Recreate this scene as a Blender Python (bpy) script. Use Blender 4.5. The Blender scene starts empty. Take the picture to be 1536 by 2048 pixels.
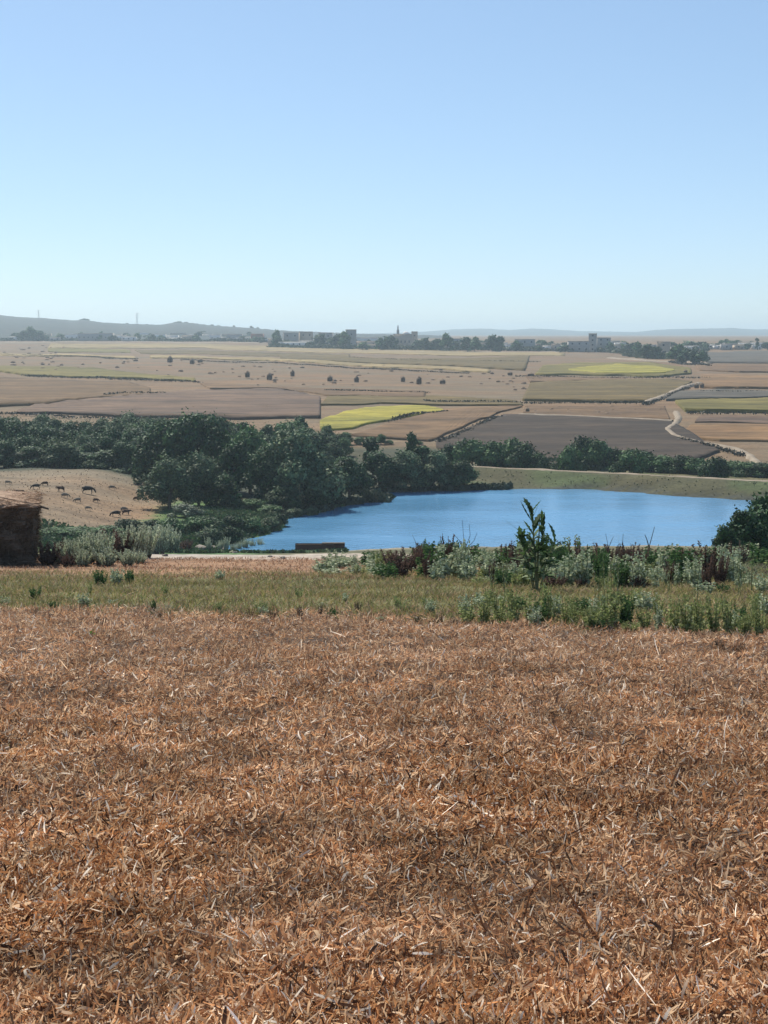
import bpy, math, random
import numpy as np
from mathutils import Vector, Matrix, Euler
random.seed(7); rng = np.random.default_rng(7)
S = bpy.context.scene
COL = S.collection

# ------------------------------------------------------------------ camera, light
CAMZ = 24.0; F = 3000.0; PITCH = math.atan((1024 - 668) / F)
cam = bpy.data.objects.new('camera', bpy.data.cameras.new('camera')); COL.objects.link(cam)
cam.location = (0, 0, CAMZ); cam.rotation_euler = (math.pi / 2 - PITCH, 0, 0)
cam.data.sensor_fit = 'VERTICAL'; cam.data.sensor_height = 24.0; cam.data.lens = 24.0 * F / 2048
cam.data.clip_start = 0.1; cam.data.clip_end = 40000
S.camera = cam

SUN_EL, SUN_AZ = 50.0, -32.0
w = bpy.data.worlds.new('World'); S.world = w; w.use_nodes = True
nt = w.node_tree; nt.nodes.clear()
sky = nt.nodes.new('ShaderNodeTexSky'); sky.sky_type = 'NISHITA'; sky.sun_disc = False
sky.sun_elevation = math.radians(SUN_EL); sky.sun_rotation = math.radians(SUN_AZ)
sky.altitude = 0; sky.air_density = 0.7; sky.dust_density = 0.3; sky.ozone_density = 6.5
bg = nt.nodes.new('ShaderNodeBackground'); bg.inputs['Strength'].default_value = 0.15
gm = nt.nodes.new('ShaderNodeGamma'); gm.inputs[1].default_value = .65
wo = nt.nodes.new('ShaderNodeOutputWorld')
nt.links.new(sky.outputs[0], gm.inputs[0]); wb = nt.nodes.new('ShaderNodeMix'); wb.data_type = 'RGBA'; wb.blend_type = 'MULTIPLY'; wb.inputs[0].default_value = 1; wb.inputs[7].default_value = (1.0, 1.075, 1.09, 1)
nt.links.new(gm.outputs[0], wb.inputs[6]); nt.links.new(wb.outputs[2], bg.inputs[0]); nt.links.new(bg.outputs[0], wo.inputs[0])
sl = bpy.data.lights.new('sun', 'SUN'); sun = bpy.data.objects.new('sun', sl); COL.objects.link(sun)
sl.energy = 4.2; sl.angle = math.radians(0.5); sl.color = (1.0, 0.92, 0.79)
e, a = math.radians(SUN_EL), math.radians(SUN_AZ)
sun.rotation_mode = 'QUATERNION'
sun.rotation_quaternion = Vector((math.sin(a) * math.cos(e), math.cos(a) * math.cos(e), math.sin(e))).to_track_quat('Z', 'Y')
sun.location = (0, 0, 60)
S.view_settings.view_transform = 'Standard'; S.view_settings.look = 'None'
S.view_settings.gamma = 1; S.view_settings.use_curve_mapping = False
S.view_settings.exposure = 0.68
S.render.engine = 'CYCLES'
S.cycles.max_bounces = 5; S.cycles.diffuse_bounces = 2; S.cycles.volume_bounces = 0
S.cycles.transparent_max_bounces = 8

# ------------------------------------------------------------------ helpers
def tag(o, label=None, cat=None, group=None, kind=None):
    if label: o['label'] = label
    if cat: o['category'] = cat
    if group: o['group'] = group
    if kind: o['kind'] = kind
    return o

def mesh(name, V, Fc, mat=None, col=None, smooth=False):
    """V (n,3); Fc (m,k) uniform faces; col (n,3) albedo per vertex"""
    V = np.asarray(V, dtype=np.float32); Fc = np.asarray(Fc, dtype=np.int32)
    me = bpy.data.meshes.new(name)
    me.vertices.add(len(V)); me.vertices.foreach_set('co', V.ravel())
    m, k = Fc.shape
    me.loops.add(m * k); me.loops.foreach_set('vertex_index', Fc.ravel())
    me.polygons.add(m); me.polygons.foreach_set('loop_start', np.arange(0, m * k, k, dtype=np.int32))
    me.polygons.foreach_set('loop_total', np.full(m, k, dtype=np.int32))
    if smooth: me.polygons.foreach_set('use_smooth', np.ones(m, dtype=bool))
    if col is not None:
        ca = me.color_attributes.new('Col', 'FLOAT_COLOR', 'POINT')
        c4 = np.ones((len(V), 4), dtype=np.float32); c4[:, :3] = col
        ca.data.foreach_set('color', c4.ravel())
    me.update(calc_edges=True); me.validate()
    if mat: me.materials.append(mat)
    return me

def obj(name, me, parent=None, loc=(0, 0, 0), rz=0, scale=(1, 1, 1)):
    o = bpy.data.objects.new(name, me); COL.objects.link(o)
    o.location = loc; o.rotation_euler = (0, 0, rz); o.scale = scale
    if parent: o.parent = parent
    return o

def copy_tree(o, parent=None):
    c = o.copy(); COL.objects.link(c); c.parent = parent
    for ch in list(o.children): copy_tree(ch, c)
    return c

def join(parts):
    """parts: list of (V,F,col) -> one"""
    Vs, Fs, Cs, n = [], [], [], 0
    for V, Fc, C in parts:
        Vs.append(V); Fs.append(np.asarray(Fc) + n); Cs.append(C); n += len(V)
    return np.concatenate(Vs), np.concatenate(Fs), np.concatenate(Cs)

def sines(seed, scale, n=7):
    r = np.random.default_rng(seed); A = r.uniform(0, 2 * np.pi, n); K = r.uniform(.6, 1.7, n) / scale * 2 * np.pi; P = r.uniform(0, 6.28, n)
    def f(x, y):
        s = 0
        for a_, k_, p_ in zip(A, K, P): s = s + np.sin((x * np.cos(a_) + y * np.sin(a_)) * k_ + p_)
        return s / np.sqrt(n)
    return f
def ss(a_, b_, x):
    t = np.clip((x - a_) / (b_ - a_), 0, 1); return t * t * (3 - 2 * t)
def lerp(a_, b_, t): return a_ + (b_ - a_) * t

# ------------------------------------------------------------------ pixel rays of the photograph (1536 x 2048) used to survey the site
cp, sp = math.cos(PITCH), math.sin(PITCH)
def ray(px, py):
    u = (np.asarray(px, float) - 768) / F; v = (1024 - np.asarray(py, float)) / F
    return u, cp + v * sp, -sp + v * cp
def z_at(py, D):
    u, dy, dz = ray(768, py); return CAMZ + D * dz / dy
def on_plane(px, py, z=0.0):
    u, dy, dz = ray(px, py); t = (z - CAMZ) / dz; return np.stack([u * t, dy * t], -1)

# ------------------------------------------------------------------ terrain
LAKE_PX = [(430, 1108), (462, 1090), (520, 1072), (566, 1060), (566, 1044), (574, 1034), (640, 1026), (690, 1012), (722, 1007), (786, 1004),
           (782, 997), (740, 989), (800, 984), (930, 982), (1020, 979), (1100, 978), (1190, 979), (1280, 985), (1350, 992), (1440, 997), (1536, 1001),
           (1640, 1010), (1720, 1040), (1700, 1080), (1560, 1090), (1400, 1092), (1200, 1092), (1000, 1093), (860, 1095), (740, 1099), (600, 1108)]
LAKE = np.array([on_plane(x, y, 0) for x, y in LAKE_PX])
def poly_sd(P, x, y):
    x = np.asarray(x, float); y = np.asarray(y, float)
    d = np.full(x.shape, 1e9); ins = np.zeros(x.shape, bool)
    n = len(P)
    for i in range(n):
        ax, ay = P[i]; bx, by = P[(i + 1) % n]
        ex, ey = bx - ax, by - ay
        t = np.clip(((x - ax) * ex + (y - ay) * ey) / (ex * ex + ey * ey + 1e-9), 0, 1)
        d = np.minimum(d, np.hypot(x - ax - t * ex, y - ay - t * ey))
        c = ((ay > y) != (by > y)) & (x < (bx - ax) * (y - ay) / (by - ay + 1e-12) + ax)
        ins ^= c
    return np.where(ins, -d, d)
def line_d(P, x, y):
    x = np.asarray(x, float); d = np.full(x.shape, 1e9)
    for i in range(len(P) - 1):
        ax, ay = P[i]; bx, by = P[i + 1]; ex, ey = bx - ax, by - ay
        t = np.clip(((x - ax) * ex + (y - ay) * ey) / (ex * ex + ey * ey + 1e-9), 0, 1)
        d = np.minimum(d, np.hypot(x - ax - t * ex, y - ay - t * ey))
    return d
DAM = np.array([on_plane(x, y, 2.0) for x, y in [(860, 926), (930, 932), (1020, 937), (1130, 942), (1300, 950), (1536, 963), (1900, 980)]])
_ky = [-200, -60, 0, 10, 22, 32, 45, 52, 60, 70, 90, 120, 150, 165, 200, 240, 262, 300, 365, 450, 660, 950, 1300, 1600, 2500, 6000, 14000]
_kz = [34, 27, 22.4, 21.2, 19.76, 18.5, 16.95, 16.1, 15.15, 13.3, 9.4, 4.9, 1.5, .75, .8, .8, .9, 1.9, 4.2, 5.0, 6.0, 8.0, 10.1, 15.7, 18, 19, 19]
_gy = np.concatenate([np.linspace(-200, 60, 800)[:-1], np.geomspace(60, 14000, 1500)])
_gz = np.interp(_gy, _ky, _kz); _k = np.hanning(41); _k /= _k.sum()
_gz = np.convolve(np.pad(_gz, 20, mode='reflect', reflect_type='odd'), _k, 'valid')
nA, nB, nC, nD_, nE = sines(1, 1.1), sines(2, 5), sines(3, 26), sines(4, 120), sines(5, 700)
nF = sines(6, 2.2)
def T(x, y):
    x = np.asarray(x, float); y = np.asarray(y, float)
    z = np.interp(y, _gy, _gz)
    z = z + .012 * nA(x, y) * ss(150, 60, y) + .035 * nB(x, y) * ss(160, 50, y)
    z = z + .12 * nC(x, y) * ss(60, 120, y) * ss(162, 140, y)
    z = z + .10 * nC(x, y) * ss(240, 300, y) + .35 * nD_(x, y) * ss(400, 900, y) * ss(2600, 1500, y)
    z = z + 2.4 * ss(-30, -46, x) * ss(140, 168, y) * ss(256, 232, y) + .08 * nC(x * 2, y * 2) * ss(-30, -40, x) * ss(140, 160, y)
    m = (y > 140) & (y < 300)
    if np.any(m):
        xm, ym = x[m] if x.shape else x, y[m] if y.shape else y
        zz = z[m] if z.shape else z
        sd = poly_sd(LAKE, xm, ym) + .5 * nB(xm, ym)
        dd = line_d(DAM, xm, ym)
        zz = .03 + (zz - .03) * ss(-.5, 9, sd)
        zz = np.where(sd < 0, np.minimum(.0, 0) - 1.3 * ss(0, 5, -sd) - .02, zz)
        dam = 2.0 - .26 * np.maximum(0, dd - 1.6) + .05 * nB(xm, ym)
        zz = np.where(sd > -0.5, np.maximum(zz, np.minimum(dam, .05 + .42 * np.maximum(sd, 0))), zz)
        if z.shape: z[m] = zz
        else: z = zz
    return z

_ts = np.concatenate([np.linspace(2.5, 70, 1400)[:-1], np.geomspace(70, 12000, 5200)])
def hit(px, py):
    u, dy, dz = ray(px, py)
    ys = _ts; t = ys / dy
    zr = CAMZ + dz * t; zt = T(u * t, ys)
    below = np.where(zr < zt)[0]
    i = below[0] if len(below) else len(ys) - 1
    t = t[i]; return Vector((float(u * t), float(ys[i]), float(T(np.array([u * t]), np.array([ys[i]]))[0])))
def at(px, D, py=900):
    u = (px - 768) / F
    x = 0; z = 0
    for _ in range(3):
        depth = D * cp - (z - CAMZ) * sp; x = u * depth; z = float(T(np.array([x]), np.array([float(D)]))[0])
    return Vector((x, D, z))
def Tz(x, y): return float(T(np.array([float(x)]), np.array([float(y)]))[0])

# ------------------------------------------------------------------ materials
def new_mat(name):
    m = bpy.data.materials.new(name); m.use_nodes = True; n = m.node_tree; n.nodes.clear()
    out = n.nodes.new('ShaderNodeOutputMaterial'); b = n.nodes.new('ShaderNodeBsdfPrincipled')
    n.links.new(b.outputs[0], out.inputs[0]); b.inputs['Roughness'].default_value = .9
    b.inputs['Specular IOR Level'].default_value = .15
    return m, n, b, out
def N(n, t, **kw):
    x = n.nodes.new(t)
    for k, v in kw.items(): setattr(x, k, v)
    return x
def noise_col(n, scale, c1, c2, stretch=(1, 1, 1), detail=5, lo=.35, hi=.65, rough=.6, coord='Object'):
    tc = N(n, 'ShaderNodeTexCoord'); mp = N(n, 'ShaderNodeMapping'); mp.inputs['Scale'].default_value = stretch
    no = N(n, 'ShaderNodeTexNoise'); no.inputs['Scale'].default_value = scale; no.inputs['Detail'].default_value = detail
    no.inputs['Roughness'].default_value = rough
    r = N(n, 'ShaderNodeValToRGB'); r.color_ramp.elements[0].position = lo; r.color_ramp.elements[1].position = hi
    r.color_ramp.elements[0].color = (*c1, 1); r.color_ramp.elements[1].color = (*c2, 1)
    n.links.new(tc.outputs[coord], mp.inputs[0]); n.links.new(mp.outputs[0], no.inputs[0]); n.links.new(no.outputs[0], r.inputs[0])
    return r, no
def mult(n, a_, b_, fac=1.0):
    m = N(n, 'ShaderNodeMix', data_type='RGBA', blend_type='MULTIPLY'); m.inputs[0].default_value = fac
    n.links.new(a_, m.inputs[6]); n.links.new(b_, m.inputs[7]); return m.outputs[2]
def attr_mat(name, var=(.75, 1.25), scale=3.0, translucent=0.0, rough=.9, bump=None, spec=.15, stretch=(1, 1, 1)):
    m, n, b, out = new_mat(name)
    at_ = N(n, 'ShaderNodeVertexColor'); at_.layer_name = 'Col'
    r, no = noise_col(n, scale, (var[0],) * 3, (var[1],) * 3, stretch)
    c = mult(n, at_.outputs[0], r.outputs[0])
    n.links.new(c, b.inputs['Base Color']); b.inputs['Roughness'].default_value = rough; b.inputs['Specular IOR Level'].default_value = spec
    if bump:
        bp = N(n, 'ShaderNodeBump'); bp.inputs['Distance'].default_value = bump; bp.inputs['Strength'].default_value = .8
        n.links.new(no.outputs[0], bp.inputs['Height']); n.links.new(bp.outputs[0], b.inputs['Normal'])
    if translucent:
        tr = N(n, 'ShaderNodeBsdfTranslucent'); mx = N(n, 'ShaderNodeMixShader'); mx.inputs[0].default_value = translucent
        n.links.new(c, tr.inputs[0]); n.links.new(b.outputs[0], mx.inputs[1]); n.links.new(tr.outputs[0], mx.inputs[2])
        n.links.new(mx.outputs[0], out.inputs[0])
    return m
def plain_mat(name, c1, c2, scale=2.0, stretch=(1, 1, 1), bump=None, rough=.9, lo=.35, hi=.65, bscale=None):
    m, n, b, out = new_mat(name)
    r, no = noise_col(n, scale, c1, c2, stretch, lo=lo, hi=hi)
    n.links.new(r.outputs[0], b.inputs['Base Color']); b.inputs['Roughness'].default_value = rough
    if bump:
        bp = N(n, 'ShaderNodeBump'); bp.inputs['Distance'].default_value = bump
        src = no
        if bscale:
            src = N(n, 'ShaderNodeTexNoise'); src.inputs['Scale'].default_value = bscale
            tc = N(n, 'ShaderNodeTexCoord'); n.links.new(tc.outputs['Object'], src.inputs[0])
        n.links.new(src.outputs[0], bp.inputs['Height']); n.links.new(bp.outputs[0], b.inputs['Normal'])
    return m

def field_mat(name, c1, c2, c3, scale=.02, ang=0.0, furrow=.3):
    """two noises: broad patches and fine streaks along the field"""
    m, n, b, out = new_mat(name)
    r, _ = noise_col(n, scale, c1, c2, (1, 1, 1), detail=4, lo=.3, hi=.7)
    tc = N(n, 'ShaderNodeTexCoord'); mp = N(n, 'ShaderNodeMapping'); mp.inputs['Rotation'].default_value = (0, 0, ang); mp.inputs['Scale'].default_value = (.012, .11, 1)
    no = N(n, 'ShaderNodeTexNoise'); no.inputs['Scale'].default_value = 1.0; no.inputs['Detail'].default_value = 6; no.inputs['Roughness'].default_value = .7
    n.links.new(tc.outputs['Object'], mp.inputs[0]); n.links.new(mp.outputs[0], no.inputs[0])
    rr = N(n, 'ShaderNodeValToRGB'); rr.color_ramp.elements[0].position = .42; rr.color_ramp.elements[1].position = .62
    rr.color_ramp.elements[0].color = (0, 0, 0, 1); rr.color_ramp.elements[1].color = (1, 1, 1, 1)
    n.links.new(no.outputs[0], rr.inputs[0])
    mf = N(n, 'ShaderNodeMath', operation='MULTIPLY'); mf.inputs[1].default_value = furrow; n.links.new(rr.outputs[0], mf.inputs[0])
    mx = N(n, 'ShaderNodeMix', data_type='RGBA'); n.links.new(mf.outputs[0], mx.inputs[0]); n.links.new(r.outputs[0], mx.inputs[6]); mx.inputs[7].default_value = (*c3, 1)
    r2, n2 = noise_col(n, .22, (.5,) * 3, (1.4,) * 3, (.35, 1, 1), detail=8, rough=.8)
    r3, n3 = noise_col(n, .045, (.70, .72, .74), (1.25, 1.22, 1.18), (.25, 1.6, 1), detail=6, rough=.7)
    n.links.new(mult(n, mult(n, mx.outputs[2], r2.outputs[0]), r3.outputs[0]), b.inputs['Base Color'])
    return m

M_leaf = attr_mat('leaf', (.7, 1.3), .8, translucent=.12, rough=.7, spec=.3)
M_grass = attr_mat('grass', (.75, 1.25), 1.5, translucent=.30, rough=.7, spec=.25)
M_straw = attr_mat('straw', (.65, 1.3), 1.2, translucent=.40, rough=.95, spec=0.0)
M_bark = plain_mat('bark', (.05, .04, .03), (.13, .11, .09), 6, (1, 1, .2), bump=.03)
M_ground = attr_mat('ground', (.72, 1.28), 2.2, bump=.03)
_n = M_ground.node_tree; _b = [q for q in _n.nodes if q.type == 'BSDF_PRINCIPLED'][0]; _l = _b.inputs['Base Color'].links[0].from_socket
_r, _ = noise_col(_n, .16, (.55,) * 3, (1.4,) * 3, (.3, 1, 1), detail=9, rough=.8)
_r2, _ = noise_col(_n, .03, (1.12, 1.0, .9), (.86, .98, 1.06), (.5, 1, 1), detail=5)
_n.links.new(mult(_n, mult(_n, _l, _r.outputs[0], .85), _r2.outputs[0]), _b.inputs['Base Color'])
M_white = plain_mat('whitewash', (.55, .53, .50), (.68, .66, .62), .6)
M_grey = plain_mat('cement', (.26, .25, .24), (.36, .35, .33), .5)
M_ochre = plain_mat('ochre_plaster', (.34, .27, .20), (.46, .38, .30), .5)
M_brick = plain_mat('clay_brick', (.22, .11, .08), (.30, .16, .11), .7)
M_roof = plain_mat('roof_cement', (.16, .15, .15), (.24, .23, .22), .7)
M_glass = plain_mat('window_dark', (.02, .025, .03), (.04, .045, .05), 1, rough=.3)
M_steel = plain_mat('galvanised_steel', (.25, .26, .27), (.35, .36, .37), 3, rough=.5)

# ------------------------------------------------------------------ ground
HW = lambda y: 16 + .46 * np.maximum(y, 0)
ys = np.concatenate([np.linspace(-60, -2, 20), np.linspace(-1, 60, 245), np.geomspace(60.4, 300, 260), np.geomspace(303, 8600, 200)])
NS = 190
sg = np.linspace(-1, 1, NS)
GY = np.repeat(ys[:, None], NS, 1); GX = sg[None, :] * HW(GY)
GZ = T(GX, GY)
def edge_y(x): return 22.3 - .50 * x + .5 * nF(x, x * 0) + .35 * nA(x * .8, x * 0 + 3)
c_soil = np.array([.07, .042, .026]); c_verge = np.array([.125, .112, .045]); c_rust = np.array([.26, .135, .078]); c_track = np.array([.34, .28, .23])
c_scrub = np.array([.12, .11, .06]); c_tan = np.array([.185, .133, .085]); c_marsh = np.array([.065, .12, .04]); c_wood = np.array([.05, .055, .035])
c_emb = np.array([.066, .064, .034]); c_far = np.array([.150, .104, .062]); c_mud = np.array([.20, .18, .14])
def zone_col(x, y):
    c = np.broadcast_to(c_soil, x.shape + (3,)).copy()
    def put(col, w_): 
        nonlocal c
        c = c + (col - c) * w_[..., None]
    put(c_verge, ss(-1.0, 2.0, y - edge_y(x)))
    put(c_rust * .9, ss(37, 42, y + 1.5 * nF(x, y)) * ss(6, 0, x) * .85)
    put(c_scrub, ss(38, 44, y + nF(x, y)) * ss(2, 8, x))
    put(c_track, ss(53.0, 54.5, y + .5 * nF(x, y)) * ss(-11, -8.5, x) * ss(4.5, 0, x))
    put(c_scrub, ss(60, 64, y))
    put(c_tan, ss(-24, -29, x) * ss(150, 156, y))
    put(c_tan * 1.0, ss(150, 160, y) * ss(262, 250, y) * ss(-30, -34, x))
    return c
C = zone_col(GX, GY)
sdl = poly_sd(LAKE, GX, GY); ddl = line_d(DAM, GX, GY)
def put(col, w_):
    global C
    C = C + (col - C) * np.clip(w_, 0, 1)[..., None]
put(c_far, ss(262, 275, GY))
# marsh strip left of the lake and below the sloping pasture
mar = ss(-44 + 0 * GX, -14, GX) * 0
mar = ss(150, 156, GY) * ss(174, 169, GY + .9 * nB(GX, GY) + (GX + 35) * -.28) * ss(-10, -14, GX)
put(c_marsh, mar)
put(c_marsh, ss(-31, -28.5, GX + .6 * nB(GX, GY)) * ss(160, 166, GY) * ss(215, 205, GY) * ss(0, -3, GX))
put(c_marsh * .9, (sdl > 0) * ss(14, 6, sdl) * ss(165, 175, GY) * ss(212, 206, GY) * ss(5, 0, GX))
put(c_mud, (sdl > -2) * ss(2.2, .6, sdl) * ss(176, 172, GY))
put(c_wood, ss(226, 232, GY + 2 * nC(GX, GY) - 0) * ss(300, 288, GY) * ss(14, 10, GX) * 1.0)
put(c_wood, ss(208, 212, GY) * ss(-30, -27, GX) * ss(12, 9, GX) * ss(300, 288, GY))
emb = (ddl < 16) * (GX > 10) * ss(262, 255, GY)
put(c_emb, emb * ss(15, 12, ddl))
put(np.array([.06, .085, .032]), emb * ss(.2, .8, nC(GX * 1.5, GY * 1.5)) * .7)
put(np.array([.055, .06, .05]), (sdl > -.5) * ss(1.4, .5, sdl) * (GY > 200))
C[sdl < -1] = (.05, .05, .04)
idx = np.arange(GX.size).reshape(GX.shape)
Fq = np.stack([idx[:-1, :-1], idx[:-1, 1:], idx[1:, 1:], idx[1:, :-1]], -1).reshape(-1, 4)
V = np.stack([GX, GY, GZ], -1).reshape(-1, 3)
g = obj('ground', mesh('ground', V, Fq, M_ground, C.reshape(-1, 3), smooth=True)); tag(g, 'sloping farmland ground running down to the lake and out to the horizon', None, None, 'structure')

# ------------------------------------------------------------------ water
m_w, n, b, out = new_mat('lake_water')
b.inputs['Base Color'].default_value = (.085, .23, .40, 1); b.inputs['Roughness'].default_value = .10
b.inputs['IOR'].default_value = 1.33; b.inputs['Specular IOR Level'].default_value = .5
tc = N(n, 'ShaderNodeTexCoord'); mp = N(n, 'ShaderNodeMapping'); mp.inputs['Scale'].default_value = (.9, 1.6, 1)
no = N(n, 'ShaderNodeTexNoise'); no.inputs['Scale'].default_value = 1.1; no.inputs['Detail'].default_value = 5
bp = N(n, 'ShaderNodeBump'); bp.inputs['Distance'].default_value = .08; bp.inputs['Strength'].default_value = 1.0
r_w, _ = noise_col(n, .07, (.04,) * 3, (.30,) * 3, (.35, 1, 1), detail=4); n.links.new(r_w.outputs[0], b.inputs['Roughness'])
n.links.new(tc.outputs['Object'], mp.inputs[0]); n.links.new(mp.outputs[0], no.inputs[0]); n.links.new(no.outputs[0], bp.inputs['Height']); n.links.new(bp.outputs[0], b.inputs['Normal'])
xs0, xs1 = LAKE[:, 0].min() - 6, LAKE[:, 0].max() + 6; y0, y1 = LAKE[:, 1].min() - 3, LAKE[:, 1].max() + 3
WX, WY = np.meshgrid(np.linspace(xs0, xs1, 40), np.linspace(y0, y1, 30)); idw = np.arange(WX.size).reshape(WX.shape)
Fw = np.stack([idw[:-1, :-1], idw[:-1, 1:], idw[1:, 1:], idw[1:, :-1]], -1).reshape(-1, 4)
keep = (poly_sd(LAKE, WX, WY) < 5).reshape(-1)[Fw].any(1)
wat = obj('lake_water', mesh('lake_water', np.stack([WX, WY, 0 * WX], -1).reshape(-1, 3), Fw[keep], m_w, smooth=True))
tag(wat, 'rippled blue water of the farm lake', None, None, 'structure')

# ------------------------------------------------------------------ hills on the horizon
def ridge(name, pts, D0, D1, D2, mat, label, rough=0.0, seed=3):
    px = np.linspace(pts[0][0], pts[-1][0], 420); py = np.interp(px, [p[0] for p in pts], [p[1] for p in pts])
    r = np.random.default_rng(seed); k = np.convolve(r.normal(0, 1, 460), np.ones(3) / 3, 'same')[:420]
    py = py + rough * np.abs(k)*-1
    rows = []
    for D, f in ((D0, 0), (D0 * .75 + D1 * .25, .30), (D0 * .5 + D1 * .5, .55), (D0 * .25 + D1 * .75, .80), (D1, 1), (D2, 0)):
        base = np.interp(D, _gy, _gz) - 3
        zt = np.array([z_at(q, D1) for q in py])
        rows.append(np.stack([(px - 768) / F * D * 1.0, np.full_like(px, D), base + (zt - base) * f], -1))
    R = np.array(rows); ii = np.arange(R.shape[0] * R.shape[1]).reshape(R.shape[:2])
    Fr = np.stack([ii[:-1, :-1], ii[:-1, 1:], ii[1:, 1:], ii[1:, :-1]], -1).reshape(-1, 4)
    o = obj(name, mesh(name, R.reshape(-1, 3), Fr, mat, smooth=True)); tag(o, label, None, None, 'structure')
m_hill = field_mat('hill_scrub', (.012, .028, .032), (.035, .046, .045), (.07, .068, .06), .004, 0, .7)
m_hill2 = plain_mat('far_hill_wood', (.02, .035, .03), (.035, .05, .04), .004)
ridge('hill', [(-800, 640), (-500, 628), (-200, 626), (0, 630), (40, 634), (100, 637), (150, 641), (175, 640), (205, 645), (260, 648), (325, 650), (352, 645), (385, 646), (420, 651), (500, 656), (560, 661), (700, 667), (900, 672)],
      1750, 3000, 3900, m_hill, 'long scrub-covered hill dropping to the village', .8)
ridge('hill', [(600, 672), (840, 664), (900, 659), (960, 657), (1020, 660), (1060, 657), (1090, 658), (1150, 662), (1270, 664), (1305, 660), (1350, 658), (1410, 657), (1460, 656), (1500, 659), (1560, 658), (1800, 655), (2300, 662)],
      5600, 7500, 8300, m_hill2, 'far blue wooded ridge beyond the village', .5, 5)

# ------------------------------------------------------------------ fields (crops and ploughland stand a little proud of the ground)
_fh = [0.0]
def strip(name, up, lo, mat, label, h=.24, m=14, n_=110, wob=.9):
    _fh[0] += .03; h = h + _fh[0] % .3
    U = np.array([hit(*p)[:] for p in up])[:, :2]; L = np.array([hit(*p)[:] for p in lo])[:, :2]
    def res(P):
        s = np.concatenate([[0], np.cumsum(np.hypot(*np.diff(P, axis=0).T))]); t = np.linspace(0, s[-1], n_)
        return np.stack([np.interp(t, s, P[:, 0]), np.interp(t, s, P[:, 1])], -1)
    U, L = res(U), res(L)
    wv = np.array([nB(U[:, 0] * .3, U[:, 1] * .3) + .6 * nC(U[:, 0], U[:, 1]), nB(L[:, 0] * .3, L[:, 1] * .3) + .6 * nC(L[:, 0], L[:, 1])]) * wob * np.clip(U[:, 1].mean() / 500, .5, 2)
    U[:, 1] += wv[0]; L[:, 1] += wv[1]
    rows = [L + (U - L) * f for f in np.linspace(0, 1, m)]
    G = np.array(rows); x, y = G[..., 0], G[..., 1]
    z = T(x, y) + h + .05 * nB(x, y)
    # skirt
    G3 = np.stack([x, y, z], -1)
    pad = np.pad(G3, ((1, 1), (1, 1), (0, 0)), mode='edge')
    pad[0, :, 2] = T(pad[0, :, 0], pad[0, :, 1]) - .6; pad[-1, :, 2] = T(pad[-1, :, 0], pad[-1, :, 1]) - .6
    pad[:, 0, 2] = T(pad[:, 0, 0], pad[:, 0, 1]) - .6; pad[:, -1, 2] = T(pad[:, -1, 0], pad[:, -1, 1]) - .6
    ii = np.arange(pad.shape[0] * pad.shape[1]).reshape(pad.shape[:2])
    Fr = np.stack([ii[:-1, :-1], ii[:-1, 1:], ii[1:, 1:], ii[1:, :-1]], -1).reshape(-1, 4)
    o = obj(name, mesh(name, pad.reshape(-1, 3), Fr, mat)); tag(o, label, None, None, 'structure'); return o
fm_tan = field_mat('field_tan', (0.146, 0.087, 0.042), (0.184, 0.114, 0.054), (0.227, 0.145, 0.071), .02)
fm_pink = field_mat('field_pink', (0.125, 0.079, 0.042), (0.163, 0.103, 0.054), (0.092, 0.057, 0.032), .02, .1, .5)
fm_brown = field_mat('field_brown', (0.108, 0.068, 0.034), (0.136, 0.086, 0.042), (0.087, 0.057, 0.028), .02, .05, .4)
fm_purple = field_mat('field_purple', (0.112, 0.074, 0.049), (0.155, 0.102, 0.066), (0.073, 0.052, 0.040), .02, -.12, .8)
fm_green = field_mat('field_green', (0.119, 0.104, 0.028), (0.165, 0.131, 0.037), (0.091, 0.085, 0.023), .02, 0, .6)
fm_pale = field_mat('field_pale', (0.227, 0.175, 0.083), (0.277, 0.208, 0.106), (0.177, 0.143, 0.063), .02, 0, .5)
fm_yel = field_mat('field_yellow', (0.222, 0.202, 0.032), (0.281, 0.245, 0.038), (0.148, 0.151, 0.035), .025, .1, .5)
fm_dark = field_mat('field_ploughed', (0.039, 0.029, 0.022), (0.067, 0.048, 0.033), (0.026, 0.021, 0.017), .03, .15, .6)
fm_olive = field_mat('field_olive', (0.102, 0.077, 0.028), (0.136, 0.096, 0.037), (0.076, 0.061, 0.023), .02, 0, .5)
fm_grey = field_mat('field_grey', (0.073, 0.066, 0.053), (0.101, 0.090, 0.074), (0.056, 0.055, 0.045), .03, 0, .4)

strip('field', [(100, 688), (400, 688), (560, 692), (900, 702), (1130, 706)], [(96, 697), (400, 696), (560, 703), (900, 712), (1130, 712)], fm_pale, 'pale green grass strip under the village')
strip('field', [(96, 697), (180, 698), (260, 700)], [(96, 704), (180, 705), (262, 706)], fm_green, 'dark green strip at the upper edge of the plain')
strip('field', [(270, 700), (420, 702), (560, 706), (700, 709)], [(280, 707), (420, 709), (560, 713), (700, 717)], fm_olive, 'olive strip right of the dark green strip')
strip('field', [(-60, 706), (120, 709), (270, 714)], [(-60, 709), (120, 713), (272, 718)], fm_pale, 'narrow pale stubble band crossing the plain', .5)
strip('field', [(300, 712), (540, 717), (760, 730), (980, 741)], [(300, 717), (540, 722), (760, 736), (980, 746)], fm_pale, 'long pale stubble band crossing the middle plain', .5)
strip('field', [(560, 713), (800, 719), (1000, 716), (1060, 712)], [(560, 719), (800, 729), (1000, 739), (1050, 742)], fm_olive, 'olive field above the long pale band', .4)
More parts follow.
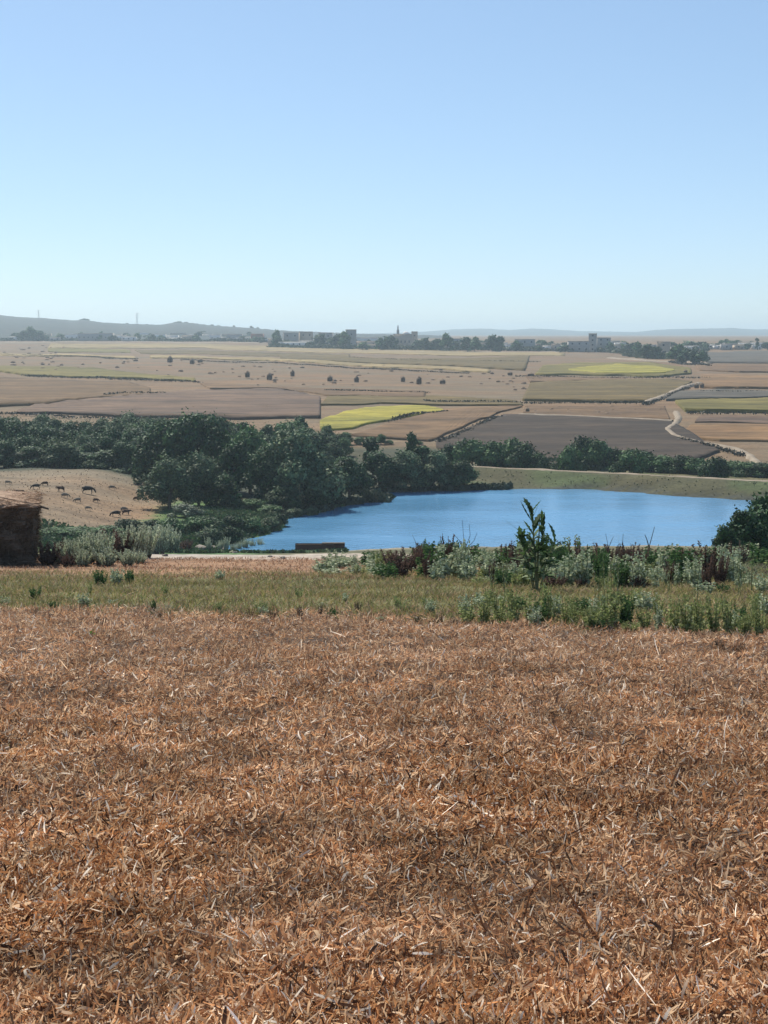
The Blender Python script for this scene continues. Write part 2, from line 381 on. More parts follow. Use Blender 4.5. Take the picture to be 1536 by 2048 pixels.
strip('field', [(-60, 733), (60, 735), (210, 740), (300, 752), (390, 759)], [(-60, 738), (50, 752), (210, 757), (300, 760), (392, 764)], fm_green, 'green field tapering to the right', .5)
strip('field', [(-60, 752), (120, 762), (260, 766), (300, 778)], [(-60, 818), (60, 812), (200, 798), (300, 792)], fm_brown, 'grey brown fallow field on the left plain', .3)
strip('field', [(70, 812), (230, 795), (400, 782), (560, 780), (640, 796)], [(30, 828), (260, 835), (420, 838), (560, 838), (640, 838)], fm_purple, 'purplish ploughed field above the wood', .3)
strip('field', [(400, 768), (560, 776), (640, 778), (850, 784)], [(420, 779), (560, 778), (650, 792), (850, 796)], fm_pink, 'pinkish stubble field in the middle plain', .45)
strip('field', [(640, 843), (700, 823), (755, 815), (850, 813), (884, 820)], [(640, 858), (655, 862), (705, 858), (780, 842), (888, 823)], fm_yel, 'bright yellow flowering field behind the wood', .35, wob=1.2)
strip('field', [(655, 795), (760, 792), (850, 793), (1000, 800), (1040, 806)], [(640, 812), (760, 808), (850, 811), (1000, 812), (1046, 812)], fm_olive, 'olive strip above the yellow field', .35)
strip('field', [(896, 821), (1000, 815), (1045, 814)], [(700, 872), (860, 884), (1000, 826)], fm_pink, 'pink tan stubble field right of the yellow field', .3)
strip('field', [(872, 888), (920, 866), (1008, 832), (1180, 838), (1344, 846)], [(872, 896), (960, 925), (1100, 937), (1330, 943), (1440, 905)], fm_dark, 'dark freshly ploughed field behind the dam', .35, m=24)
strip('field', [(1060, 768), (1200, 762), (1340, 760), (1385, 765)], [(1046, 803), (1180, 805), (1300, 806), (1330, 792)], fm_olive, 'grey green pasture in the right plain', .45)
strip('field', [(1085, 733), (1160, 727), (1300, 726), (1380, 738)], [(1070, 750), (1180, 752), (1320, 755), (1382, 749)], fm_green, 'green margin round the far yellow field', .5)
strip('field', [(1138, 741), (1180, 735), (1240, 730), (1310, 734), (1346, 741)], [(1138, 743), (1190, 748), (1260, 750), (1330, 749), (1350, 743)], fm_yel, 'far yellow flowering field below the village', .6)
strip('field', [(1355, 785), (1440, 782), (1560, 786)], [(1330, 802), (1440, 800), (1560, 796)], fm_grey, 'grey fallow patch beside the farm track', .4)
strip('field', [(1350, 806), (1440, 803), (1560, 800)], [(1370, 824), (1460, 826), (1580, 827)], fm_green, 'yellow green crop on the right plain', .6)
strip('field', [(1400, 832), (1480, 834), (1560, 836)], [(1390, 846), (1480, 848), (1560, 850)], fm_purple, 'purple ploughed strip on the right plain', .3)
strip('field', [(1380, 850), (1460, 850), (1600, 852)], [(1362, 874), (1440, 884), (1600, 888)], fm_tan, 'tan stubble field at the bend of the track', .35)
strip('field', [(1050, 813), (1200, 815), (1330, 815)], [(1046, 829), (1200, 836), (1340, 842)], fm_pink, 'rough stubble strip above the ploughed field', .3)
strip('field', [(1050, 750), (1150, 756), (1250, 757)], [(1060, 766), (1150, 762), (1250, 761)], fm_pink, 'pinkish stubble strip under the far yellow field', .3)
strip('field', [(1400, 706), (1480, 703), (1600, 703)], [(1410, 726), (1480, 727), (1600, 728)], fm_grey, 'grey brown field beside the village trees', .3)
strip('field', [(1390, 732), (1480, 730), (1600, 730)], [(1400, 742), (1480, 745), (1600, 746)], fm_pink, 'pinkish stubble field under the right village', .4)
strip('field', [(1400, 752), (1480, 752), (1600, 754)], [(1400, 776), (1480, 778), (1600, 780)], fm_tan, 'tan stubble field along the farm track', .5)

# tracks
m_path = plain_mat('pale_dirt', (.20, .165, .125), (.28, .235, .18), .5)
def path(name, P, wd, label, h=.06, zf=None):
    P = np.array([p[:2] for p in P]); s = np.concatenate([[0], np.cumsum(np.hypot(*np.diff(P, axis=0).T))]); t = np.linspace(0, s[-1], 160)
    Q = np.stack([np.interp(t, s, P[:, 0]), np.interp(t, s, P[:, 1])], -1); d = np.gradient(Q, axis=0); d /= np.linalg.norm(d, axis=1)[:, None] + 1e-9
    nn = np.stack([-d[:, 1], d[:, 0]], -1); ww = wd / 2 * (1 + .2 * nB(Q[:, 0], Q[:, 1]))[:, None]
    rows = [Q + nn * ww * f for f in (-1.0, -.5, 0, .5, 1.0)]; G = np.array(rows)
    z = T(G[..., 0], G[..., 1]) + h; z[0] -= h + .3; z[-1] -= h + .3
    G = np.concatenate([G, z[..., None]], -1); ii = np.arange(G.shape[0] * G.shape[1]).reshape(G.shape[:2])
    Fr = np.stack([ii[:-1, :-1], ii[:-1, 1:], ii[1:, 1:], ii[1:, :-1]], -1).reshape(-1, 4)
    o = obj(name, mesh(name, G.reshape(-1, 3), Fr, m_path)); tag(o, label, None, None, 'structure')
path('dirt_path', DAM, 1.9, 'pale dirt path along the top of the dam', .08)
path('dirt_track', [hit(*p) for p in [(1400, 769), (1370, 776), (1345, 787), (1318, 799), (1290, 809)]], 2.4, 'farm track climbing the right plain', .9)
path('dirt_track', [hit(*p) for p in [(1352, 826), (1358, 838), (1350, 850), (1334, 862), (1348, 874), (1390, 886), (1440, 895), (1475, 902), (1500, 915), (1524, 936)]], 1.9, 'pale winding track round the ploughed field', .55)
path('dirt_track', [hit(*p) for p in [(1040, 832), (1180, 837), (1345, 845)]], 3.0, 'pale headland path above the ploughed field', .6)
path('dirt_track', [hit(*p) for p in [(-40, 684), (300, 684), (520, 686)]], 12, 'whitish road below the left part of the village', .5)
path('dirt_track', [hit(*p) for p in [(540, 699), (800, 703), (1120, 705)]], 9, 'whitish road below the middle of the village', .5)
path('dirt_track', [hit(*p) for p in [(1220, 716), (1300, 722), (1420, 728)]], 6, 'whitish lane below the right part of the village', .5)

# hedge banks / ditches : dark lines between the fields
def cards(Cn, Nn, size, col, aspect=1.6, twist=None):
    """rhombus leaf cards"""
    n_ = len(Cn); Nn = Nn / (np.linalg.norm(Nn, axis=1)[:, None] + 1e-9)
    r = rng.normal(size=(n_, 3)); A = np.cross(Nn, r); A /= np.linalg.norm(A, axis=1)[:, None] + 1e-9; B = np.cross(Nn, A)
    s = size[:, None] if np.ndim(size) else size
    a_ = A * s * aspect * .5; b_ = B * s * .5
    V = np.stack([Cn - a_, Cn - b_ * 1.0 + a_ * .1, Cn + a_, Cn + b_ + a_ * .1], 1).reshape(-1, 3)
    Fc = np.arange(n_ * 4).reshape(n_, 4)
    return V, Fc, np.repeat(col, 4, 0)
def blades(base, dirv, length, width, bend, col, tipw=.15, face=None):
    """6-vertex bent strips. dirv unit-ish, bend vector added quadratically"""
    n_ = len(base); d = dirv / (np.linalg.norm(dirv, axis=1)[:, None] + 1e-9)
    if face is None: face = rng.normal(size=(n_, 3))
    sv = np.cross(d, face); sv /= np.linalg.norm(sv, axis=1)[:, None] + 1e-9
    L = length[:, None]; W = width[:, None] * .5
    p0 = base; p1 = base + d * L * .5 + bend * L * .22; p2 = base + d * L * .92 + bend * L * .85
    V = np.stack([p0 - sv * W * .7, p0 + sv * W * .7, p1 - sv * W, p1 + sv * W, p2 - sv * W * tipw, p2 + sv * W * tipw], 1).reshape(-1, 3)
    i = np.arange(n_)[:, None] * 6
    Fc = np.concatenate([i + np.array([[0, 1, 3, 2]]), i + np.array([[2, 3, 5, 4]])], 0)
    return V, Fc, np.repeat(col, 6, 0)
def tube(P, R, k=6, col=(.1, .08, .06)):
    P = np.array(P, float); V = []; 
    for i, (p, r) in enumerate(zip(P, R)):
        d = P[min(i + 1, len(P) - 1)] - P[max(i - 1, 0)]; d /= np.linalg.norm(d) + 1e-9
        a_ = np.cross(d, (0.3, 1, .2)); a_ /= np.linalg.norm(a_) + 1e-9; b_ = np.cross(d, a_)
        for j in range(k):
            t = 2 * math.pi * j / k; V.append(p + r * (math.cos(t) * a_ + math.sin(t) * b_))
    Fc = [(i * k + j, i * k + (j + 1) % k, (i + 1) * k + (j + 1) % k, (i + 1) * k + j) for i in range(len(P) - 1) for j in range(k)]
    V = np.array(V); return V, np.array(Fc), np.tile(col, (len(V), 1))
def palette(n_, cols, var=.15):
    cols = np.array(cols); i = rng.integers(0, len(cols), n_)
    return cols[i] * rng.uniform(1 - var, 1 + var, (n_, 1))

# ------------------------------------------------------------------ trees
def tree_parts(H, R, kind, nleaf, leaf, seed, trunk=True, nl=16):
    r = np.random.default_rng(seed)
    pal = {'dark': [(.026, .066, .024), (.042, .092, .030), (.020, .050, .026)],
           'olive': [(.075, .12, .06), (.11, .155, .075), (.05, .085, .045)],
           'green': [(.06, .125, .045), (.08, .15, .05), (.045, .095, .04)],
           'grey': [(.15, .18, .12), (.19, .22, .15), (.11, .13, .09)]}[kind]
    lob = []
    for i in range(nl):
        f = i / max(1, nl - 1)
        z = H * (.22 + .62 * f); rad = R * (1 - .55 * f ** 1.6) * r.uniform(.35, 1.0)
        an = r.uniform(0, 6.28); lob.append((rad * math.cos(an) * .82, rad * math.sin(an) * .82, z + H * r.uniform(-.05, .07), R * r.uniform(.20, .48) * (1.0 if nl < 26 else .82)))
    lob.append((0, 0, H * .82, R * .38)); lob = np.array(lob)
    w_ = lob[:, 3] ** 2; k = r.choice(len(lob), nleaf, p=w_ / w_.sum())
    d = r.normal(size=(nleaf, 3)); d /= np.linalg.norm(d, axis=1)[:, None]
    rr = lob[k, 3] * (r.uniform(.35, 1, nleaf) ** .35) * r.uniform(.85, 1.12, nleaf)
    Cn = lob[k, :3] + d * rr[:, None] * np.array([1, 1, 1.05])
    Cn[:, 2] = np.maximum(Cn[:, 2], H * .04)
    shoots = r.random(nleaf) < .09; Cn[shoots] += (d[shoots] + (0, 0, .5)) * lob[k[shoots], 3][:, None] * r.uniform(.1, .55, (shoots.sum(), 1))
    Nn = d + r.normal(size=d.shape) * .55
    rnd = r.uniform(.6, 1.5, (len(lob), 1))[k]
    col = np.array(pal)[r.integers(0, len(pal), nleaf)] * rnd * r.uniform(.75, 1.3, (nleaf, 1))
    return lob, cards(Cn, Nn, leaf * r.uniform(.6, 1.3, nleaf), col)
def trunk_mesh(H, R, lob, seed):
    r = np.random.default_rng(seed); parts = []
    bend = r.uniform(-.06, .06, 2) * H
    parts.append(tube([(0, 0, -.4), (bend[0] * .3, bend[1] * .3, H * .2), (bend[0], bend[1], H * .45), (bend[0] * .6, bend[1] * .6, H * .75)], [H * .03, H * .022, H * .016, H * .006], 7))
    for i in r.choice(len(lob), min(7, len(lob)), replace=False):
        l = lob[i]; z0 = H * r.uniform(.12, .4)
        parts.append(tube([(bend[0] * .5, bend[1] * .5, z0), (l[0] * .5, l[1] * .5, (z0 + l[2]) / 2), (l[0], l[1], l[2])], [H * .013, H * .009, H * .004], 5))
    return join(parts)
def make_tree(name, H, R, kind, nleaf, leaf, seed, nl=16):
    lob, cr = tree_parts(H, R, kind, nleaf, leaf, seed, nl=nl)
    V, Fc, Cc = trunk_mesh(H, R, lob, seed)
    return dict(name=name, H=H, R=R, crown=mesh('crown', *cr[:2], M_leaf, cr[2]), trunk=mesh('trunk', V, Fc, M_bark, smooth=True))
def place_tree(pr, loc, H, R=None, rz=None, label='', cat='tree', group=None):
    s = H / pr['H']; sx = (R / pr['R']) if R else s
    root = obj(pr['name'], None, None, loc, rz if rz is not None else random.uniform(0, 6.28), (sx, sx, s))
    tag(root, label, cat, group)
    obj('trunk', pr['trunk'], root); c = obj('crown', pr['crown'], root); c['kind'] = 'stuff'
    return root
P_dark = [make_tree('leafy_tree', 10, 4.4, 'dark', 11000, .32, 11 + i, 34 + 4 * i) for i in range(4)]
P_olive = [make_tree('leafy_tree', 9, 4.6, 'olive', 11000, .30, 31 + i, 34) for i in range(2)]
P_green = [make_tree('leafy_tree', 9, 4.2, 'green', 10000, .32, 41 + i, 32) for i in range(2)]
P_tall = [make_tree('slender_tree', 11, 2.2, 'dark', 5000, .32, 51 + i, 16) for i in range(2)]
P_bush = [make_tree('shrub', 3, 2.2, k, 4200, .2, 61 + i, 14) for i, k in enumerate(('dark', 'green', 'olive', 'grey'))]
sky_px = [-60, 0, 80, 130, 180, 260, 300, 350, 400, 430, 500, 560, 595, 640, 700, 760, 800, 870, 920, 960]
sky_py = [826, 826, 830, 843, 838, 828, 834, 832, 820, 830, 846, 848, 826, 852, 872, 876, 886, 888, 906, 925]
def wood_label(kind, row):
    k = {'d': 'dark blue-green', 'o': 'grey-green rounded', 'g': 'fresh green', 't': 'slender dark'}[kind]
    r_ = ('at the back of the wood', 'in the rear of the wood', 'in the middle of the wood', 'in the forward part of the wood', 'at the front of the wood')[row]
    return f'{k} tree {r_}'
rowsD = [(292, 0, 6, -40, 700, 0), (276, 1, 14, -40, 740, 0), (261, 1, 30, -40, 760, 0), (249, 2, 50, -40, 900, 0), (240, 3, 66, -30, 930, 0)]
for D, row, drop, a0, a1, _ in rowsD:
    px = a0 + random.uniform(0, 20)
    while px < a1:
        p = at(px, D + random.uniform(-4, 4))
        py = np.interp(px, sky_px, sky_py) + drop * (.75 if px < 300 else 1) + random.uniform(-9, 9)
        H = float(z_at(py, p.y)) - p.z
        if H > 2.2 and not (D > 255 and px > 760):
            kind = random.choices('dogt', [.55, .22, .15, .08])[0]
            pr = random.choice({'d': P_dark, 'o': P_olive, 'g': P_green, 't': P_tall}[kind])
            R = min(max(H * .55, 2.6), 4.4) * random.uniform(.85, 1.15) * (.55 if kind == 't' else 1)
            place_tree(pr, (p.x, p.y, p.z - .15), H, R, None, wood_label(kind, row), 'tree', 'trees of the wood behind the lake')
        px += random.uniform(20, 36) * 290 / D
# left front fringe of the wood above the pasture
for px, by, ty, wd, kd in [(10, 942, 880, 80, 'o'), (70, 950, 892, 90, 'd'), (120, 955, 880, 90, 'o'), (165, 962, 905, 70, 'd'), (205, 966, 900, 80, 'd'), (255, 969, 918, 74, 'o'), (300, 966, 900, 80, 'd')]:
    p = at(px, 238 + px * -.01); H = float(z_at(ty, p.y)) - p.z
    pr = {'o': P_olive, 'd': P_dark}[kd][0]
    place_tree(pr, (p.x, p.y, p.z - .2), H, wd / F * p.y * .62, None, f'{"grey-green rounded" if kd == "o" else "dark blue-green"} tree at the upper edge of the pasture', 'tree', 'trees along the pasture edge')
# shoreline trees, bases on the west shore, each with its own silhouette
for i, (px, by, ty, wd, kd, lab) in enumerate([
    (338, 1018, 915, 112, 'o', 'broad low rounded tree at the lower right corner of the pasture'),
    (398, 1012, 905, 100, 'o', 'grey-green tree beside the broad tree at the pasture corner'),
    (375, 985, 836, 120, 'd', 'tall broad dark tree rising highest over the wood'),
    (325, 978, 842, 110, 'd', 'dark tree left of the tallest tree'),
    (425, 985, 840, 110, 'd', 'dark tree right of the tallest tree'),
    (500, 988, 850, 110, 'g', 'green tree between the tallest tree and round-headed tree'),
    (450, 1016, 950, 80, 'd', 'small rounded tree at the marsh edge'),
    (470, 1000, 880, 100, 'd', 'dark tree between the pasture corner and the lake'),
    (595, 1012, 862, 150, 'o', 'large round-headed tree with pale leaf rim on the lake shore'),
    (530, 1006, 892, 90, 'd', 'dark tree left of the round-headed shore tree'),
    (660, 1006, 930, 90, 'd', 'dark spreading tree overhanging the lake shore'),
    (700, 1000, 912, 84, 'd', 'dark tree at the tip of the wooded shore'),
    (640, 1014, 950, 90, 'd', 'low dark tree touching the lake water'),
    (565, 1020, 968, 80, 'd', 'low dark willow below the round-headed tree'),
    (760, 984, 905, 90, 'd', 'dark tree behind the grassy spit'),
    (812, 981, 900, 92, 'o', 'grey-green tree by the water right of the grassy spit'),
    (865, 979, 902, 92, 'o', 'rounded grey-green tree at the end of the dam'),
    (915, 977, 918, 80, 'd', 'dark tree standing at the water beside the dam'),
    (840, 975, 882, 60, 't', 'slim dark tree above the lakeside trees'),
    (825, 962, 860, 34, 't', 'narrow dark cypress above the lakeside wood'),
    (745, 960, 866, 44, 't', 'small pointed tree against the pink field')]):
    p = hit(px, by); H = float(z_at(ty, p.y)) - p.z
    pr = {'o': P_olive, 'd': P_dark, 't': P_tall, 'g': P_green}[kd][i % 2]
    place_tree(pr, (p.x, p.y, p.z - .15), H, wd / F * p.y * .56, i * 1.3, lab, 'tree', 'trees on the west shore of the lake')
# bushes behind the dam path
for i, (px, by, ty, wd, kd) in enumerate([(905, 932, 893, 60, 'd'), (945, 934, 884, 70, 'g'), (985, 935, 888, 66, 'g'), (1020, 936, 884, 66, 'g'), (1052, 938, 892, 60, 'd'), (1078, 939, 908, 44, 'd'),
    (1142, 941, 898, 50, 'g'), (1162, 941, 880, 66, 'd'), (1196, 943, 886, 60, 'g'), (1222, 944, 902, 56, 'd'), (1258, 946, 904, 60, 'g'), (1292, 947, 906, 60, 'd'), (1328, 950, 914, 56, 'g'), (1362, 951, 914, 56, 'd'), (1394, 953, 918, 56, 'g'), (1428, 955, 920, 56, 'd'), (1462, 956, 924, 56, 'g'), (1492, 958, 926, 56, 'g'), (1528, 960, 928, 56, 'd'), (1560, 961, 930, 56, 'g')]):
    d0 = hit(px, by).y + 5; p = at(px, d0); H = float(z_at(ty, p.y)) - p.z
    place_tree(P_bush[1 if kd == 'g' else 0], (p.x, p.y, p.z - .1), H, wd / F * p.y * .66, i, ('fresh green' if kd == 'g' else 'dark green') + ' thicket bush ' + ('at the wood end of the dam path' if px < 1100 else 'behind the right part of the dam path'), 'bush', 'bushes behind the dam path')
# small field trees by the yellow field
for i, (px, by, ty, wd) in enumerate([(655, 870, 850, 30), (690, 884, 864, 34), (762, 892, 868, 20), (778, 894, 880, 18), (740, 890, 873, 22), (838, 892, 882, 18), (720, 888, 874, 26)]):
    p = at(px, 300); H = float(z_at(ty, p.y)) - p.z
    place_tree(P_green[i % 2], (p.x, p.y, p.z), H, wd / F * 300 * .6, i, 'small tree between the wood and the pink field', 'tree', 'small trees behind the wood')
# right side tree above the weeds
for i, (px, ty, wd, lab) in enumerate([(1452, 1056, 66, 'low bush left of the dark tree on the near bank'), (1492, 1018, 100, 'dark leafy bush rising over the right end of the lake'), (1545, 990, 130, 'dark leafy tree at the right end of the near bank')]):
    p = at(px, 72 + i * 3); H = float(z_at(ty, p.y)) - p.z
    place_tree(P_dark[i % 4], (p.x, p.y, p.z - .6), H + .6, wd / F * p.y * .6, i, lab, 'tree', 'trees on the near bank')
# marsh bushes at the left foot of the lake
for i, (px, by, ty, wd, k) in enumerate([(372, 1034, 1011, 60, 3), (250, 1064, 1040, 70, 0), (300, 1062, 1042, 60, 0), (340, 1066, 1038, 60, 1), (395, 1064, 1036, 70, 1), (430, 1066, 1038, 60, 0), (468, 1066, 1034, 60, 0), (505, 1064, 1036, 56, 1), (540, 1060, 1036, 50, 2), (558, 1052, 1030, 40, 0), (590, 1034, 1018, 46, 2), (622, 1030, 1016, 40, 2),
    (420, 1088, 1058, 60, 2), (462, 1084, 1056, 50, 0), (110, 1070, 1056, 70, 1), (160, 1068, 1054, 80, 1), (210, 1066, 1052, 70, 1), (500, 1020, 1000, 60, 1), (540, 1030, 1012, 60, 1)]):
    p = hit(px, by); H = max(.5, float(z_at(ty, p.y)) - p.z)
    place_tree(P_bush[k], (p.x, p.y, p.z - .05), H, wd / F * p.y * .6, i, ('dark', 'green', 'olive green', 'pale grey')[k] + ' marsh bush left of the lake', 'bush', 'marsh bushes left of the lake')

# low hedge lines between the far fields (uncountable scrub)
def hedge(name, pts, h, wd, label, dens=10, col='dark'):
    P = np.array([hit(*p)[:2] for p in pts]); s = np.concatenate([[0], np.cumsum(np.hypot(*np.diff(P, axis=0).T))])
    n_ = int(s[-1] * dens); t = rng.uniform(0, s[-1], n_)
    x = np.interp(t, s, P[:, 0]) + rng.normal(0, wd, n_); y = np.interp(t, s, P[:, 1]) + rng.normal(0, wd, n_)
    hh = h * (.6 + .4 * np.sin(t * .11 + 1) * np.sin(t * .037)) + .1
    z = T(x, y) + rng.uniform(.1, 1, n_) * hh + .25
    c = palette(n_, {'dark': [(.035, .04, .03), (.05, .045, .035)], 'green': [(.05, .07, .035), (.07, .09, .04)]}[col])
    V, Fc, Cc = cards(np.stack([x, y, z], -1), rng.normal(size=(n_, 3)), rng.uniform(.4, .9, n_) * max(.6, h * .6), c)
    o = obj(name, mesh(name, V, Fc, M_leaf, Cc)); tag(o, label, None, None, 'stuff')
for pts, h, lab in [([(0, 710), (120, 713), (275, 719)], .9, 'along the narrow pale band'), ([(45, 753), (210, 759), (300, 763), (400, 767)], 1.1, 'below the green field'),
    ([(210, 793), (250, 790), (330, 789)], 1.0, 'above the purplish field'), ([(650, 783), (760, 786), (856, 787)], .7, 'under the haystack field'),
    ([(850, 805), (950, 807), (1120, 808), (1290, 809)], .7, 'below the grey green pasture'), ([(360, 720), (560, 727), (800, 741), (940, 748)], .5, 'below the long pale band'),
    ([(1030, 754), (1180, 757), (1420, 758)], .7, 'below the far yellow field'), ([(1375, 829), (1450, 830), (1560, 831)], .5, 'below the yellow green crop'),
    ([(780, 845), (830, 830), (895, 825)], .6, 'along the right rim of the yellow field'), ([(1290, 812), (1330, 795), (1375, 778)], .6, 'beside the farm track'),
    ([(1000, 836), (940, 862), (880, 888)], .5, 'on the left rim of the ploughed field'), ([(1400, 785), (1470, 787), (1560, 786)], .5, 'above the grey fallow patch'), ([(700, 716), (880, 722), (1080, 725)], .5, 'across the olive field'),
    ([(1360, 880), (1440, 900), (1490, 915)], .5, 'beside the winding track'), ([(0, 830), (150, 838), (300, 842)], .6, 'along the top of the wood'), ([(1340, 726), (1420, 734)], 1.5, 'below the village trees')]:
    hedge('hedgerow', pts, h * 1.0, .5, 'low dark hedge line ' + lab)
for pts, h, lab in [([(0, 682), (150, 682), (320, 683), (520, 684)], 4, 'under the left half of the village'), ([(540, 695), (760, 699), (900, 701), (1110, 702)], 4, 'under the middle of the village'),
    ([(1120, 702), (1230, 706), (1300, 717)], 3.2, 'between village houses and the right road'), ([(1250, 712), (1330, 718), (1410, 722)], 5, 'under the right of the village'), ([(1400, 695), (1560, 697)], 4, 'at the right end of the village')]:
    hedge('hedgerow', pts, h, 2.0, 'dark belt of scrub ' + lab, dens=12, col='green')

# ------------------------------------------------------------------ village
CUBE = {}
def unit_box(mat):
    if mat.name not in CUBE:
        V = np.array([(x, y, z) for z in (0, 1) for y in (-.5, .5) for x in (-.5, .5)]); Fc = [(0, 2, 3, 1), (4, 5, 7, 6), (0, 1, 5, 4), (2, 6, 7, 3), (0, 4, 6, 2), (1, 3, 7, 5)]
        CUBE[mat.name] = mesh('box', V, Fc, mat)
    return CUBE[mat.name]
def house(px, by, w_px, h_px, mat, label, storeys=1, D=None, name='house', cat='house', dep=None, group='village houses on the skyline'):
    p = hit(px, by) if D is None else at(px, D)
    W = w_px / F * p.y; H = h_px / F * p.y; Dp = dep or min(W, 9.0) * .8
    root = obj(name, None, None, (p.x, p.y, p.z - .5), random.uniform(-.25, .25)); tag(root, label, cat, group)
    obj('wall', unit_box(mat), root, (0, 0, 0), 0, (W, Dp, H + .5))
    obj('roof', unit_box(M_roof), root, (0, 0, H + .5), 0, (W + .4, Dp + .4, .3))
    n_ = max(1, int(W / 5))
    for st in range(storeys):
        for i in range(n_):
            x = (i + .5) / n_ * W - W / 2; sh = H / storeys
            obj('window', unit_box(M_glass), root, (x, -Dp / 2 - .0, .5 + st * sh + sh * .4), 0, (1.3, .12, min(1.4, sh * .4)))
    obj('door', unit_box(M_bark), root, (W * .31 if n_ % 2 else W * .02, -Dp / 2, .5), 0, (1.1, .12, min(2.1, H * .8)))
    return root
HS = [(145, 681, 26, 12, M_white, 'small white village house right of the dark tree clump'), (192, 682, 72, 15, M_grey, 'long grey flat-roofed building right of the small white house'),
 (250, 681, 14, 9, M_white, 'tiny white house right of the long grey building'), (30, 682, 22, 9, M_white, 'low white house left of the dark tree clump'), (280, 678, 60, 8, M_ochre, 'low ochre building under the scrub hill'),
 (345, 680, 24, 9, M_white, 'low white house at the foot of the ridge bump'), (385, 681, 30, 9, M_grey, 'low grey house at the foot of the long hill'), (430, 682, 22, 12, M_white, 'white cube house left of the middle of the village'), (470, 682, 30, 13, M_grey, 'grey house with flat roof before the hill end'),
 (515, 683, 24, 15, M_brick, 'brick red house where the hill runs out'), (582, 690, 30, 24, M_grey, 'grey two storey house left of the tall block'), (612, 690, 26, 26, M_ochre, 'ochre two storey house left of the tall block'), (594, 694, 72, 10, M_white, 'long white wall-like farm building under the two storey houses'),
 (652, 692, 26, 26, M_grey, 'grey two storey house next to the tall block'), (702, 696, 20, 36, M_grey, 'tall grey block standing above the skyline'), (740, 690, 56, 14, M_white, 'long white building between the tall block and the mosque'), (735, 698, 40, 9, M_ochre, 'low ochre shed before the long white building'),
 (829, 694, 12, 30, M_ochre, 'narrow ochre house right of the mosque'), (858, 700, 36, 16, M_grey, 'grey house behind scrub right of the mosque'), (905, 698, 30, 20, M_grey, 'grey house among trees before the far ridge'), (1014, 700, 15, 11, M_white, 'small white house beside the round tree pair'),
 (1050, 701, 40, 22, M_grey, 'grey house with overhanging roof in the right village'), (1083, 700, 40, 9, M_white, 'low pale house right of the grey overhanging house'), (1112, 702, 18, 14, M_ochre, 'small ochre house left of the big stepped building'), (1157, 704, 42, 21, M_grey, 'wide grey block of the stepped building'),
 (1240, 699, 22, 14, M_white, 'white house right of the stepped building'), (1194, 703, 44, 13, M_white, 'pale low house before the stepped building'), (1228, 697, 24, 15, M_grey, 'dark grey house beside the stepped building'), (1327, 712, 26, 28, M_ochre, 'pale tall house left of the big dark trees'),
 (1290, 706, 44, 16, M_grey, 'grey house half hidden by the right tree belt'), (1418, 698, 44, 9, M_white, 'low white house right of the big dark trees'), (1452, 700, 22, 12, M_grey, 'small grey house at the right end of the village'), (1512, 699, 18, 10, M_white, 'small pale house under the pointed tree'), (1480, 699, 26, 10, M_ochre, 'low ochre house at the right end of the village'),
 (110, 683, 20, 8, M_grey, 'low grey shed beside the dark tree clump'), (545, 690, 16, 12, M_ochre, 'small ochre house left of the two storey pair'), (965, 700, 20, 14, M_ochre, 'ochre house left of the round tree pair')]
for px, by, wp, hp, mt, lab in HS: house(px, by, wp, hp, mt, lab, 2 if hp > 19 else 1)
random.seed(21)
for i in range(84):
    px = 10 + i * 18.4 + random.uniform(-12, 12); by = float(np.interp(px, [0, 500, 560, 1100, 1250, 1300, 1400, 1420, 1560], [681, 682, 692, 700, 702, 706, 706, 699, 699])) - random.uniform(-1, 4)
    mt = random.choice((M_white, M_white, M_ochre)); house(px, by, random.uniform(14, 34), random.uniform(7, 12), mt, ('small white' if mt is M_white else 'small ochre') + ' flat-roofed house in the village belt', 1, group='small houses of the village belt')
t_ = house(1185, 704, 16, 36, M_grey, 'tall tower of the stepped building on the skyline', 4, name='tower_house')
t_ = house(1206, 703, 26, 27, M_grey, 'middle step of the stepped building', 3, name='tower_house')
# mosque with minaret
p = hit(806, 697); s_ = p.y / F
root = obj('mosque', None, None, (p.x, p.y, p.z - .5)); tag(root, 'pale village mosque with a slim minaret and low dome', 'mosque')
obj('prayer_hall', unit_box(M_ochre), root, (0, 0, 0), 0, (38 * s_, 12, 28 * s_ + .5))
obj('roof', unit_box(M_roof), root, (0, 0, 28 * s_ + .5), 0, (39 * s_, 12.6, .3))
mn = obj('minaret', unit_box(M_grey), root, (-10 * s_, 2, 0), 0, (5 * s_, 5 * s_, 38 * s_))
lan = obj('lantern', unit_box(M_grey), mn, (0, 0, 1.0), 0, (.52, .52, .13))
V, Fc, Cc = tube([(0, 0, 0), (0, 0, 2 * s_), (0, 0, 5 * s_)], [1.6 * s_, 1.1 * s_, .1], 8); obj('finial', mesh('finial', V, Fc, M_steel), root, (-10 * s_, 2, 43 * s_))
th = np.linspace(0, math.pi / 2, 6); V, Fc, Cc = tube([(0, 0, 5 * s_ * math.sin(t)) for t in th], [7 * s_ * math.cos(t) + .01 for t in th], 14); obj('dome', mesh('dome', V, Fc, M_white, smooth=True), root, (6 * s_, 0, 28 * s_ + .7))
for i in range(4): obj('window', unit_box(M_glass), root, ((i - 1.5) * 8 * s_, -6, 12 * s_), 0, (1.2, .12, 2.2))

